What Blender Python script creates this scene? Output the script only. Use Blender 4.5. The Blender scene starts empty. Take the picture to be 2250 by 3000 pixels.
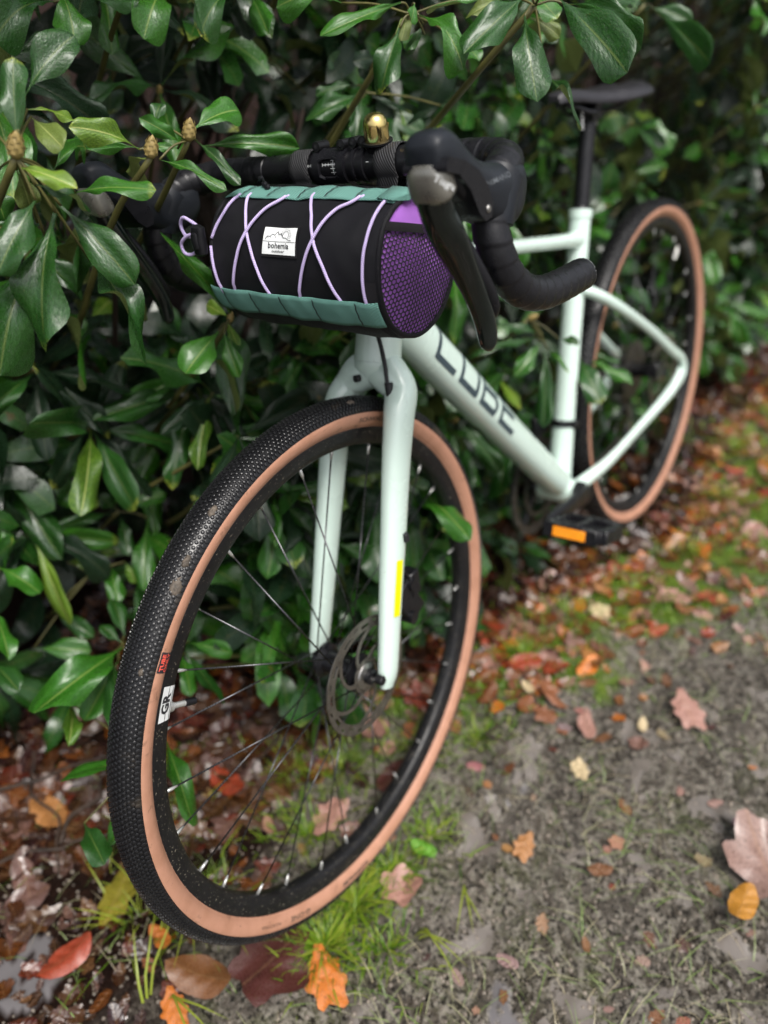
import bpy, bmesh, math, random
import numpy as np
from mathutils import Vector, Matrix, noise
sc = bpy.context.scene
COL = sc.collection
R = math.radians
rng = random.Random(7)

# ------------------------------------------------------------------ camera
CAM = Vector((1.6018, 0.4127, 1.1111))
def camera():
    y, p, r = R(216.591), R(-35.988), R(-0.927)
    f = Vector((math.cos(y) * math.cos(p), math.sin(y) * math.cos(p), math.sin(p)))
    ri = f.cross(Vector((0, 0, 1))).normalized()
    up = ri.cross(f)
    ri2 = ri * math.cos(r) + up * math.sin(r)
    up2 = -ri * math.sin(r) + up * math.cos(r)
    cd = bpy.data.cameras.new('camera')
    cd.sensor_fit = 'VERTICAL'; cd.sensor_height = 36.0; cd.sensor_width = 27.0
    cd.lens = 2290.99 / 3000 * 36
    cd.clip_start = 0.02; cd.clip_end = 300
    cd.dof.use_dof = True; cd.dof.focus_distance = 0.78; cd.dof.aperture_fstop = 2.15
    o = bpy.data.objects.new('camera', cd); COL.objects.link(o)
    m = Matrix((ri2, up2, -f)).transposed().to_4x4(); m.translation = CAM
    o.matrix_world = m
    sc.camera = o
    return f, ri2, up2
CF, CR, CU = camera()
def to_px(p):                     # distance and picture position, used only to decide which pieces are worth an object of their own
    d = Vector(p) - CAM
    z = d.dot(CF)
    if z <= 0.05: return None
    return 384 + 782 * d.dot(CR) / z, 512 - 782 * d.dot(CU) / z, d.length

# ------------------------------------------------------------------ sky, sun, exposure
world = bpy.data.worlds.new("World"); sc.world = world; world.use_nodes = True
wn = world.node_tree; wn.nodes.clear()
out = wn.nodes.new('ShaderNodeOutputWorld'); bg = wn.nodes.new('ShaderNodeBackground')
sky = wn.nodes.new('ShaderNodeTexSky'); sky.sky_type = 'NISHITA'; sky.sun_disc = False
SUN_EL, SUN_AZ = 62, 65            # azimuth measured from +X towards +Y
sky.sun_elevation = R(SUN_EL); sky.sun_rotation = R(90 - SUN_AZ)
sky.air_density = 1.0; sky.dust_density = 6.0; sky.ozone_density = 1.0
hs = wn.nodes.new('ShaderNodeHueSaturation'); hs.inputs['Saturation'].default_value = 0.36
wn.links.new(sky.outputs[0], hs.inputs['Color']); wn.links.new(hs.outputs[0], bg.inputs['Color'])
bg.inputs['Strength'].default_value = 0.125
wn.links.new(bg.outputs[0], out.inputs['Surface'])
sd = bpy.data.lights.new('sun', 'SUN'); sd.energy = 1.5; sd.angle = R(24); sd.color = (1, .97, .92)
so = bpy.data.objects.new('sun', sd); COL.objects.link(so)
sv = Vector((math.cos(R(SUN_AZ)) * math.cos(R(SUN_EL)), math.sin(R(SUN_AZ)) * math.cos(R(SUN_EL)), math.sin(R(SUN_EL))))
so.rotation_euler = sv.to_track_quat('Z', 'Y').to_euler(); so.location = sv * 5
vs = sc.view_settings
vs.view_transform = 'Standard'; vs.look = 'None'; vs.gamma = 1; vs.use_curve_mapping = False
vs.exposure = 0.72
sc.cycles.use_denoising = True
sc.cycles.max_bounces = 6; sc.cycles.diffuse_bounces = 3; sc.cycles.glossy_bounces = 3
sc.cycles.transmission_bounces = 2; sc.cycles.caustics_reflective = False; sc.cycles.caustics_refractive = False

# ------------------------------------------------------------------ materials
def mat(name):
    m = bpy.data.materials.new(name); m.use_nodes = True
    nt = m.node_tree
    return m, nt, nt.nodes['Principled BSDF']
def N(nt, t, **kw):
    n = nt.nodes.new(t)
    for k_, v in kw.items():
        if k_ in n.inputs: n.inputs[k_].default_value = v
        else: setattr(n, k_, v)
    return n
def ramp(nt, fac, stops, interp='LINEAR'):
    r_ = nt.nodes.new('ShaderNodeValToRGB'); r_.color_ramp.interpolation = interp
    e = r_.color_ramp.elements
    e[0].position = stops[0][0]; e[0].color = (*stops[0][1], 1)
    e[1].position = stops[-1][0]; e[1].color = (*stops[-1][1], 1)
    for p_, c_ in stops[1:-1]:
        x = e.new(p_); x.color = (*c_, 1)
    nt.links.new(fac, r_.inputs[0])
    return r_.outputs[0]
def gr(v): return (v, v, v)
def noise_n(nt, scale, detail=4, rough=.55, coord='Object', vec=None, dist=0):
    if vec is None:
        tc = nt.nodes.new('ShaderNodeTexCoord'); vec = tc.outputs[coord]
    n = nt.nodes.new('ShaderNodeTexNoise')
    n.inputs['Scale'].default_value = scale; n.inputs['Detail'].default_value = detail
    n.inputs['Roughness'].default_value = rough; n.inputs['Distortion'].default_value = dist
    nt.links.new(vec, n.inputs['Vector'])
    return n.outputs['Fac']
def bump(nt, b, h, strength, dist=.001):
    n = nt.nodes.new('ShaderNodeBump'); n.inputs['Strength'].default_value = strength; n.inputs['Distance'].default_value = dist
    nt.links.new(h, n.inputs['Height'])
    nt.links.new(n.outputs[0], b.inputs['Normal'])
    return n
def mixc(nt, fac, a, b, mode='MIX'):
    m = nt.nodes.new('ShaderNodeMix'); m.data_type = 'RGBA'; m.blend_type = mode
    for s_, v in ((6, a), (7, b)):
        if hasattr(v, 'is_linked'): nt.links.new(v, m.inputs[s_])
        else: m.inputs[s_].default_value = (*v, 1)
    if hasattr(fac, 'is_linked'): nt.links.new(fac, m.inputs[0])
    else: m.inputs[0].default_value = fac
    return m.outputs[2]
def simple(name, col, rough=.5, metal=0, coat=0, var=.15, nscale=60, bstr=0, bdist=.0004, rvar=.12, spec=.5, dirt=None, dscale=300, dthr=.68):
    m, nt, b = mat(name)
    f = noise_n(nt, nscale, 5)
    c = ramp(nt, f, [(.3, tuple(x * (1 - var) for x in col)), (.7, tuple(min(1, x * (1 + var)) for x in col))])
    if dirt:
        f2 = noise_n(nt, dscale, 2)
        k_ = ramp(nt, f2, [(dthr, gr(0)), (dthr + .05, gr(1))])
        c = mixc(nt, k_, c, dirt)
    nt.links.new(c, b.inputs['Base Color'])
    rr = ramp(nt, noise_n(nt, nscale * 1.7, 4), [(.3, gr(max(.02, rough - rvar))), (.7, gr(min(1, rough + rvar)))])
    nt.links.new(rr, b.inputs['Roughness'])
    b.inputs['Metallic'].default_value = metal
    b.inputs['Coat Weight'].default_value = coat
    b.inputs['Coat Roughness'].default_value = .08
    b.inputs['Specular IOR Level'].default_value = spec
    if bstr: bump(nt, b, noise_n(nt, nscale * 6, 3), bstr, bdist)
    return m

M = {}
M['paint'] = simple('mint_paint', (.60, .74, .67), .24, coat=1, var=.035, nscale=12, rvar=.07, dirt=(.30, .31, .25), dscale=260, dthr=.73)
M['decal'] = simple('slate_decal', (.045, .07, .085), .35, var=.05)
M['hole'] = simple('dark_hole', (.01, .01, .012), .6)
M['black_metal'] = simple('black_anodised', (.010, .010, .012), .33, metal=.3, var=.2, rvar=.1)
M['black_plastic'] = simple('black_plastic', (.008, .008, .010), .33, var=.2, rvar=.1, spec=.32)
M['hood'] = simple('hood_rubber', (.010, .012, .016), .42, var=.35, nscale=25, bstr=.25, bdist=.0003, rvar=.12, spec=.33)
M['tape'] = simple('bar_tape', (.008, .008, .010), .36, var=.25, nscale=90, bstr=.5, bdist=.0004, rvar=.12, spec=.35)
M['lever'] = simple('lever_lacquer', (.003, .006, .005), .10, coat=.8, var=.2, rvar=.04, spec=.35)
M['silver'] = simple('grey_silver', (.26, .25, .22), .30, metal=.7, var=.12, nscale=40)
M['steel'] = simple('steel', (.45, .44, .42), .3, metal=1, var=.15)
M['rotor'] = simple('rotor_steel', (.20, .185, .16), .38, metal=.85, var=.25, nscale=80)
M['spoke'] = simple('spoke_steel', (.09, .09, .095), .3, metal=.8, var=.2)
M['nipple'] = simple('nipple', (.50, .50, .48), .25, metal=.6)
M['brass'] = simple('brass', (.86, .66, .26), .16, metal=1, var=.06, rvar=.05)
M['white_print'] = simple('white_print', (.72, .74, .74), .5, var=.05)
M['ink'] = simple('black_ink', (.02, .02, .025), .5)
M['orange_refl'] = simple('orange_reflector', (.95, .30, .01), .2, coat=.5, var=.1)
M['yellow'] = simple('yellow_sticker', (.80, .76, .0), .35, var=.05)
M['red_print'] = simple('red_print', (.75, .10, .07), .5)
M['rim'] = simple('rim_black', (.007, .007, .008), .42, metal=.0, spec=.35, var=.25, nscale=30, bstr=.15, dirt=(.20, .18, .14), dscale=420, dthr=.66)
M['mud'] = simple('dried_mud', (.085, .068, .052), .7, var=.6, nscale=160, bstr=.6)
M['white_line'] = simple('rim_edge', (.35, .33, .30), .4)
M['saddle'] = simple('saddle_vinyl', (.018, .017, .021), .45, var=.2, bstr=.2)
M['chain'] = simple('chain_metal', (.12, .115, .11), .4, metal=.9, var=.4, nscale=200)

def m_tread():
    m, nt, b = mat('tread_rubber')
    f = noise_n(nt, 14, 6, .65)
    c = ramp(nt, f, [(.25, (.006, .006, .007)), (.60, (.010, .010, .011)), (.70, (.04, .032, .024)), (.80, (.14, .11, .08))])
    nt.links.new(c, b.inputs['Base Color'])
    r_ = ramp(nt, noise_n(nt, 90, 3), [(.3, gr(.15)), (.7, gr(.36))])
    nt.links.new(r_, b.inputs['Roughness'])
    b.inputs['Specular IOR Level'].default_value = .4
    bump(nt, b, noise_n(nt, 500, 3), .35, .0005)
    return m
M['tread'] = m_tread()
def m_tan():
    m, nt, b = mat('tan_sidewall')
    c = ramp(nt, noise_n(nt, 22, 6, .6), [(.3, (.34, .165, .100)), (.55, (.43, .22, .145)), (.75, (.37, .18, .11))])
    k_ = ramp(nt, noise_n(nt, 60, 6, .7, dist=.6), [(.60, gr(0)), (.72, gr(.9))])
    c = mixc(nt, k_, c, (.12, .065, .04))
    nt.links.new(c, b.inputs['Base Color'])
    b.inputs['Roughness'].default_value = .55
    bump(nt, b, noise_n(nt, 120, 4), .35, .0006)
    return m
M['tan'] = m_tan()

def m_fabric(name, col, scale, col2=None, strength=.6, rough=.75, kind='uv'):
    m, nt, b = mat(name)
    tc = nt.nodes.new('ShaderNodeTexCoord')
    mp = N(nt, 'ShaderNodeMapping'); mp.inputs['Scale'].default_value = (scale[0], scale[1], 1)
    nt.links.new(tc.outputs['UV'], mp.inputs[0])
    ch = nt.nodes.new('ShaderNodeTexChecker'); ch.inputs['Scale'].default_value = 1
    nt.links.new(mp.outputs[0], ch.inputs['Vector'])
    w1 = N(nt, 'ShaderNodeTexWave', wave_type='BANDS', bands_direction='DIAGONAL'); w1.inputs['Scale'].default_value = .5
    nt.links.new(mp.outputs[0], w1.inputs['Vector'])
    f = noise_n(nt, 18, 4)
    c = ramp(nt, f, [(.3, tuple(x * .85 for x in col)), (.7, tuple(min(1, x * 1.12) for x in col))])
    c = mixc(nt, w1.outputs['Fac'], c, tuple(x * .55 for x in col) if col2 is None else col2)
    nt.links.new(c, b.inputs['Base Color'])
    b.inputs['Roughness'].default_value = rough
    b.inputs['Sheen Weight'].default_value = .03; b.inputs['Specular IOR Level'].default_value = .22
    mx = N(nt, 'ShaderNodeMath', operation='ADD'); nt.links.new(w1.outputs['Fac'], mx.inputs[0])
    nb = noise_n(nt, 9, 3)
    mu = N(nt, 'ShaderNodeMath', operation='MULTIPLY'); mu.inputs[1].default_value = 5.0
    nt.links.new(nb, mu.inputs[0]); nt.links.new(mu.outputs[0], mx.inputs[1])
    bump(nt, b, mx.outputs[0], strength, .0006)
    return m
M['bag_black'] = m_fabric('black_cordura', (.0055, .0055, .008), (1300, 1300), rough=.6, strength=.25)
M['bag_purple'] = m_fabric('purple_nylon', (.44, .17, .66), (1200, 1200), strength=.3, col2=(.38, .14, .58), rough=.55)
M['webbing'] = m_fabric('teal_webbing', (.18, .38, .325), (330, 640), col2=(.075, .20, .17), strength=1.0, rough=.7)
M['strap'] = m_fabric('grey_black_webbing', (.045, .045, .048), (260, 420), col2=(.012, .012, .013), strength=1.0, rough=.6)
M['hem'] = m_fabric('black_hem', (.010, .009, .012), (900, 900), strength=1.0)
M['net'] = simple('black_net', (.018, .014, .02), .6)
M['cord'] = m_fabric('lavender_cord', (.62, .52, .80), (30, 700), col2=(.46, .37, .66), strength=.8, rough=.7)
M['patch'] = simple('patch_white', (.78, .80, .80), .6, var=.03, nscale=100, bstr=.3)

def leaf_material(name, base, base2, rib, attr=False, dark=1.0, wet=.3, under=(.16, .20, .06), spec=.6):
    """glossy evergreen leaf: uv.x runs across the blade, uv.y along it"""
    m, nt, b = mat(name)
    L = nt.links
    uv = nt.nodes.new('ShaderNodeTexCoord'); sx = nt.nodes.new('ShaderNodeSeparateXYZ'); L.new(uv.outputs['UV'], sx.inputs[0])
    a = N(nt, 'ShaderNodeAttribute', attribute_name='tint')
    oi = nt.nodes.new('ShaderNodeObjectInfo')
    ad = N(nt, 'ShaderNodeMath', operation='ADD'); L.new(a.outputs['Fac'], ad.inputs[0]); L.new(oi.outputs['Random'], ad.inputs[1])
    fr = N(nt, 'ShaderNodeMath', operation='FRACT'); L.new(ad.outputs[0], fr.inputs[0])
    c = ramp(nt, fr.outputs[0], [(0, base), (.45, base2), (.75, tuple(x * .8 for x in base)), (1, tuple(x * 1.15 for x in base2))])
    n1 = noise_n(nt, 25, 5)
    c = mixc(nt, ramp(nt, n1, [(.42, gr(0)), (.62, gr(.5))]), c, tuple(x * 1.45 for x in base2))
    # midrib and side veins
    su = N(nt, 'ShaderNodeMath', operation='SUBTRACT'); L.new(sx.outputs[0], su.inputs[0]); su.inputs[1].default_value = .5
    ab = N(nt, 'ShaderNodeMath', operation='ABSOLUTE'); L.new(su.outputs[0], ab.inputs[0])
    ribm = ramp(nt, ab.outputs[0], [(.012, gr(1)), (.032, gr(0))])
    v1 = N(nt, 'ShaderNodeMath', operation='MULTIPLY_ADD'); L.new(ab.outputs[0], v1.inputs[0]); v1.inputs[1].default_value = -.55; L.new(sx.outputs[1], v1.inputs[2])
    v2 = N(nt, 'ShaderNodeMath', operation='MULTIPLY'); L.new(v1.outputs[0], v2.inputs[0]); v2.inputs[1].default_value = 80
    v3 = N(nt, 'ShaderNodeMath', operation='SINE'); L.new(v2.outputs[0], v3.inputs[0])
    vein = ramp(nt, v3.outputs[0], [(.8, gr(0)), (1.0, gr(.10))])
    c = mixc(nt, vein, c, tuple(x * 1.5 for x in base2))
    c = mixc(nt, ribm, c, rib)
    # yellowed tip and rim on some leaves
    tipm = N(nt, 'ShaderNodeMath', operation='MULTIPLY'); 
    t0 = ramp(nt, sx.outputs[1], [(.90, gr(0)), (.98, gr(1))]); L.new(t0, tipm.inputs[0])
    L.new(ramp(nt, fr.outputs[0], [(.84, gr(0)), (.88, gr(1))]), tipm.inputs[1])
    tm2 = N(nt, 'ShaderNodeMath', operation='MULTIPLY'); L.new(tipm.outputs[0], tm2.inputs[0]); L.new(ramp(nt, n1, [(.4, gr(0)), (.6, gr(1))]), tm2.inputs[1])
    c = mixc(nt, tm2.outputs[0], c, (.38, .42, .05))
    sp1 = ramp(nt, noise_n(nt, 55, 2, .4), [(.70, gr(0)), (.73, gr(.85))]); sp2 = N(nt, 'ShaderNodeMath', operation='MULTIPLY'); L.new(sp1, sp2.inputs[0]); L.new(ramp(nt, fr.outputs[0], [(.40, gr(0)), (.44, gr(1))]), sp2.inputs[1])
    c = mixc(nt, sp2.outputs[0], c, (.10, .075, .02))
    geo = nt.nodes.new('ShaderNodeNewGeometry')
    c = mixc(nt, geo.outputs['Backfacing'], c, under)
    L.new(c, b.inputs['Base Color'])
    n2 = noise_n(nt, 70, 4)
    rr = ramp(nt, n2, [(.35, gr(.19)), (.5, gr(.29)), (.7, gr(.40))])
    L.new(rr, b.inputs['Roughness'])
    b.inputs['Specular IOR Level'].default_value = spec
    # water film beads
    drops = N(nt, 'ShaderNodeTexVoronoi'); drops.inputs['Scale'].default_value = 170
    tc = nt.nodes.new('ShaderNodeTexCoord'); L.new(tc.outputs['Object'], drops.inputs['Vector'])
    dm = ramp(nt, drops.outputs['Distance'], [(.0, gr(1)), (.35, gr(0))])
    pm = ramp(nt, noise_n(nt, 12, 3), [(.46, gr(0)), (.58, gr(1))])
    dd = N(nt, 'ShaderNodeMath', operation='MULTIPLY'); L.new(dm, dd.inputs[0]); L.new(pm, dd.inputs[1])
    h = N(nt, 'ShaderNodeMath', operation='MULTIPLY_ADD'); L.new(v3.outputs[0], h.inputs[0]); h.inputs[1].default_value = .10; L.new(dd.outputs[0], h.inputs[2])
    h2 = N(nt, 'ShaderNodeMath', operation='MULTIPLY_ADD'); L.new(n1, h2.inputs[0]); h2.inputs[1].default_value = 1.6; L.new(h.outputs[0], h2.inputs[2])
    bump(nt, b, h2.outputs[0], .55, .0009)
    L.new(ramp(nt, dd.outputs[0], [(.2, gr(wet)), (.5, gr(1))]), b.inputs['Coat Weight'])
    b.inputs['Coat Roughness'].default_value = .07
    tr = nt.nodes.new('ShaderNodeBsdfTranslucent'); L.new(c, tr.inputs['Color'])
    ms = nt.nodes.new('ShaderNodeMixShader'); ms.inputs[0].default_value = .18
    L.new(b.outputs[0], ms.inputs[1]); L.new(tr.outputs[0], ms.inputs[2])
    L.new(ms.outputs[0], nt.nodes['Material Output'].inputs['Surface'])
    return m
M['leaf'] = leaf_material('evergreen_leaf', (.012, .055, .007), (.019, .076, .011), (.085, .14, .03))
M['leaf_bright'] = leaf_material('fresh_leaf', (.022, .105, .007), (.034, .135, .011), (.16, .25, .05))
M['leaf_tip'] = leaf_material('yellowing_leaf', (.05, .15, .012), (.13, .22, .02), (.45, .50, .15))
M['leaf_under'] = leaf_material('leaf_underside', (.12, .17, .035), (.15, .20, .045), (.32, .36, .12), wet=.0)
M['leaf_dark'] = leaf_material('shade_toned_leaf', (.006, .018, .007), (.010, .027, .011), (.035, .05, .022), wet=.02, spec=.38)  # dark leaf copy: shade inside the hedge put into its colour
LEAFM = [M['leaf'], M['leaf_bright'], M['leaf_tip'], M['leaf_under'], M['leaf_dark']]
M['stem'] = simple('green_brown_stem', (.085, .080, .022), .5, var=.5, nscale=25)
M['stem_red'] = simple('reddish_stem', (.17, .07, .03), .5, var=.4, nscale=20)
M['bark'] = simple('brown_bark', (.035, .022, .015), .8, var=.5, nscale=20, bstr=.8, bdist=.002)
M['bud'] = simple('bud_scales', (.30, .22, .075), .5, var=.45, nscale=90, bstr=.4)

def m_litter():
    m, nt, b = mat('fallen_leaf')
    L = nt.links
    oi = nt.nodes.new('ShaderNodeObjectInfo'); at = N(nt, 'ShaderNodeAttribute', attribute_name='lcol')
    mu = mixc(nt, 1.0, oi.outputs['Color'], at.outputs['Color'], 'MULTIPLY')
    f = noise_n(nt, 45, 5, .65)
    c = mixc(nt, ramp(nt, f, [(.48, gr(0)), (.66, gr(.75))]), mu, (.06, .025, .012))
    uv = nt.nodes.new('ShaderNodeTexCoord'); sx = nt.nodes.new('ShaderNodeSeparateXYZ'); L.new(uv.outputs['UV'], sx.inputs[0])
    ab = N(nt, 'ShaderNodeMath', operation='ABSOLUTE'); L.new(sx.outputs[1], ab.inputs[0])
    v1 = N(nt, 'ShaderNodeMath', operation='MULTIPLY_ADD'); L.new(ab.outputs[0], v1.inputs[0]); v1.inputs[1].default_value = -.8; L.new(sx.outputs[0], v1.inputs[2])
    v2 = N(nt, 'ShaderNodeMath', operation='MULTIPLY'); L.new(v1.outputs[0], v2.inputs[0]); v2.inputs[1].default_value = 26
    v3 = N(nt, 'ShaderNodeMath', operation='SINE'); L.new(v2.outputs[0], v3.inputs[0])
    c = mixc(nt, ramp(nt, ab.outputs[0], [(.006, gr(.45)), (.02, gr(0))]), c, mixc(nt, .5, mu, (.30, .18, .09)))
    L.new(c, b.inputs['Base Color'])
    L.new(ramp(nt, noise_n(nt, 60, 3), [(.35, gr(.16)), (.7, gr(.5))]), b.inputs['Roughness'])
    b.inputs['Coat Weight'].default_value = .35; b.inputs['Coat Roughness'].default_value = .22
    h = N(nt, 'ShaderNodeMath', operation='MULTIPLY_ADD'); L.new(v3.outputs[0], h.inputs[0]); h.inputs[1].default_value = .4; L.new(f, h.inputs[2])
    bump(nt, b, h.outputs[0], .7, .0015)
    return m
M['litter'] = m_litter()
def m_grass():
    m, nt, b = mat('grass_blade')
    at = N(nt, 'ShaderNodeAttribute', attribute_name='lcol')
    nt.links.new(at.outputs['Color'], b.inputs['Base Color'])
    b.inputs['Roughness'].default_value = .35
    tr = nt.nodes.new('ShaderNodeBsdfTranslucent'); nt.links.new(at.outputs['Color'], tr.inputs['Color'])
    ms = nt.nodes.new('ShaderNodeMixShader'); ms.inputs[0].default_value = .3
    nt.links.new(b.outputs[0], ms.inputs[1]); nt.links.new(tr.outputs[0], ms.inputs[2])
    nt.links.new(ms.outputs[0], nt.nodes['Material Output'].inputs['Surface'])
    return m
M['grass'] = m_grass()
def m_ground():
    m, nt, b = mat('wet_mud')
    L = nt.links
    tc = nt.nodes.new('ShaderNodeTexCoord'); P = tc.outputs['Object']
    f = noise_n(nt, 6, 8, .7, vec=P); f2 = noise_n(nt, 70, 6, .7, vec=P)
    f0 = noise_n(nt, 3.2, 5, .6, vec=P, dist=.8)
    c = ramp(nt, f, [(.36, (.050, .040, .030)), (.5, (.125, .104, .083)), (.62, (.235, .205, .175))])
    c = mixc(nt, ramp(nt, f0, [(.44, gr(.7)), (.56, gr(0))]), c, (.055, .046, .034))
    c = mixc(nt, ramp(nt, f0, [(.52, gr(0)), (.64, gr(.7))]), c, (.095, .125, .035))
    c = mixc(nt, ramp(nt, f2, [(.46, gr(.0)), (.60, gr(.9))]), c, (.33, .30, .25))
    c = mixc(nt, ramp(nt, noise_n(nt, 160, 3, vec=P), [(.38, gr(.95)), (.50, gr(0))]), c, (.014, .011, .008))
    at = N(nt, 'ShaderNodeAttribute', attribute_name='moss')
    gcol = ramp(nt, noise_n(nt, 90, 5, .7, vec=P), [(.3, (.030, .058, .007)), (.5, (.10, .165, .018)), (.7, (.22, .28, .035))])
    mn = N(nt, 'ShaderNodeMath', operation='MULTIPLY_ADD'); L.new(noise_n(nt, 28, 6, .7, vec=P), mn.inputs[0]); mn.inputs[1].default_value = 1.6
    ms_ = N(nt, 'ShaderNodeMath', operation='SUBTRACT'); L.new(at.outputs['Fac'], ms_.inputs[0]); ms_.inputs[1].default_value = .95
    L.new(ms_.outputs[0], mn.inputs[2])
    c = mixc(nt, ramp(nt, mn.outputs[0], [(.3, gr(0)), (.6, gr(1))]), c, gcol)
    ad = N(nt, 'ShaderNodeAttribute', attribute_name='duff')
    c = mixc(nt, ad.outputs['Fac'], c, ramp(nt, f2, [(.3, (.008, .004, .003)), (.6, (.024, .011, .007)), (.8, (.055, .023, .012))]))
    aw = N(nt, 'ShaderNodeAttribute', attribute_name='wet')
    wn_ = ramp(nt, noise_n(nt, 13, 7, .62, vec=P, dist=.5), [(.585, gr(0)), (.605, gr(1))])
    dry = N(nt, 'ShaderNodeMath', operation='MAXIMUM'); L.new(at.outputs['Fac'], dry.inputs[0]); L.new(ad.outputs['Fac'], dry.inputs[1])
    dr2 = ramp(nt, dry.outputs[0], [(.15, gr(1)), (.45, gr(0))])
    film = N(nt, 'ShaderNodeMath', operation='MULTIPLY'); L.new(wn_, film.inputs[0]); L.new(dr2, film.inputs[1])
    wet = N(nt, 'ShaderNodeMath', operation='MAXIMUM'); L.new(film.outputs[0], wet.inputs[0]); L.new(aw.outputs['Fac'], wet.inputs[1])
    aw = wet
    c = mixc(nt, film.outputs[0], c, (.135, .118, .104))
    c = mixc(nt, N(nt, 'ShaderNodeAttribute', attribute_name='wet').outputs['Fac'], c, (.12, .112, .115))  # puddle water tone; its lavender grey puts sky reflection into the colour
    L.new(c, b.inputs['Base Color'])
    rr = ramp(nt, noise_n(nt, 24, 5, .65, vec=P), [(.44, gr(.10)), (.56, gr(.42))])
    rr = mixc(nt, ad.outputs['Fac'], rr, gr(.9))
    sp_ = ramp(nt, ad.outputs['Fac'], [(0, gr(.5)), (1, gr(.08))]); L.new(sp_, b.inputs['Specular IOR Level'])
    mr = mixc(nt, aw.outputs[0], rr, gr(.08))
    L.new(mr, b.inputs['Roughness'])
    h = N(nt, 'ShaderNodeMath', operation='MULTIPLY_ADD'); L.new(f2, h.inputs[0]); h.inputs[1].default_value = 1.0; L.new(noise_n(nt, 200, 4, .7, vec=P), h.inputs[2])
    bn = bump(nt, b, h.outputs[0], 1.0, .011)
    inv = N(nt, 'ShaderNodeMath', operation='SUBTRACT'); inv.inputs[0].default_value = 1; L.new(aw.outputs[0], inv.inputs[1])
    L.new(inv.outputs[0], bn.inputs['Strength'])
    return m
M['ground'] = m_ground()

# ------------------------------------------------------------------ mesh helpers
class MB:
    def __init__(s): s.v = []; s.f = []; s.uv = {}; s.mi = []
    def add(s, vs, fs, uvs=None, mi=0):
        o = len(s.v); s.v += [tuple(x) for x in vs]
        for q in fs: s.f.append(tuple(o + i for i in q)); s.mi.append(mi)
        if uvs is not None:
            for i, u in enumerate(uvs): s.uv[o + i] = u
        return s
    def mesh(s, name, mats, smooth=True, sharp=None):
        me = bpy.data.meshes.new(name); me.from_pydata(s.v, [], s.f)
        for m_ in (mats if isinstance(mats, (list, tuple)) else [mats]): me.materials.append(m_)
        if any(s.mi): me.polygons.foreach_set('material_index', s.mi)
        if s.uv:
            ul = me.uv_layers.new(name='UVMap')
            idx = np.zeros(len(me.loops), dtype=np.int32); me.loops.foreach_get('vertex_index', idx)
            arr = np.zeros((len(s.v), 2), dtype=np.float32)
            for i, u in s.uv.items(): arr[i] = u
            ul.data.foreach_set('uv', arr[idx].ravel())
        if smooth: me.shade_smooth()
        if sharp is not None: me.set_sharp_from_angle(angle=R(sharp))
        me.update()
        return me
    def build(s, name, mats, parent=None, mtx=None, smooth=True, sharp=40):
        return link(name, s.mesh(name, mats, smooth, sharp), parent, mtx)
def link(name, data, parent=None, mtx=None, label=None, kind=None):
    o = bpy.data.objects.new(name, data); COL.objects.link(o)
    if parent is not None: o.parent = parent
    if mtx is not None: o.matrix_local = mtx
    if label: o['label'] = label
    if kind: o['kind'] = kind
    return o
def tag(o, label=None, cat=None, group=None, kind=None):
    for k_, v in (('label', label), ('category', cat), ('group', group), ('kind', kind)):
        if v: o[k_] = v
    return o
def V(*a): return Vector(a)
def crom(P, n):
    """Catmull-Rom through tuples of any length, n steps per span"""
    P = [np.array(p, float) for p in P]; Q = [2 * P[0] - P[1]] + P + [2 * P[-1] - P[-2]]
    o = []
    for i in range(1, len(Q) - 2):
        for j in range(n):
            t = j / n; a, b, c, d = Q[i - 1:i + 3]
            o.append(.5 * ((2 * b) + (c - a) * t + (2 * a - 5 * b + 4 * c - d) * t * t + (3 * b - a - 3 * c + d) * t ** 3))
    o.append(P[-1]); return o
def sweep(mb, path, rad, n=16, hint=(0, 1, 0), cap=True, power=2.0, rfun=None, mi=0, closed=False, transport=False):
    """rings along path; rad item = r or (a along the side axis, b along the other); hint gives the side axis"""
    path = [Vector(p[:3]) for p in path]; m = len(path); vs_ = []; uv = []
    side = Vector(hint); L_ = 0
    for i, p in enumerate(path):
        if closed: t = path[(i + 1) % m] - path[i - 1]
        else: t = (path[min(i + 1, m - 1)] - path[max(i - 1, 0)])
        t.normalize()
        if transport and i: s_ = side - t * side.dot(t)
        else: s_ = Vector(hint) - t * Vector(hint).dot(t)
        if s_.length < 1e-5: s_ = side - t * side.dot(t)
        s_.normalize(); side = s_
        b_ = t.cross(s_)
        r_ = rad[i] if isinstance(rad, list) else rad
        a, b = (r_ if isinstance(r_, (tuple, list, np.ndarray)) else (r_, r_))
        if i: L_ += (p - path[i - 1]).length
        for k_ in range(n):
            th = 2 * math.pi * k_ / n; c, s = math.cos(th), math.sin(th)
            if power != 2:
                c = math.copysign(abs(c) ** (2 / power), c); s = math.copysign(abs(s) ** (2 / power), s)
            q = 1 if rfun is None else rfun(L_, th)
            vs_.append(p + s_ * (a * c * q) + b_ * (b * s * q)); uv.append((k_ / n * .05, L_))
    fs = []
    for i in range(m if closed else m - 1):
        j = (i + 1) % m
        for k_ in range(n):
            l = (k_ + 1) % n
            fs.append((i * n + k_, i * n + l, j * n + l, j * n + k_))
    if cap and not closed:
        fs.append(tuple(range(n))[::-1]); fs.append(tuple((m - 1) * n + k_ for k_ in range(n)))
    mb.add(vs_, fs, uv, mi); return mb
def tube(a, b, r, n=12, **kw):
    mb = MB(); a, b = Vector(a), Vector(b); d = (b - a).normalized()
    h = (0, 1, 0) if abs(d.y) < .9 else (1, 0, 0)
    return sweep(mb, [a, b], [r, r], n, h, **kw)
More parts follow.
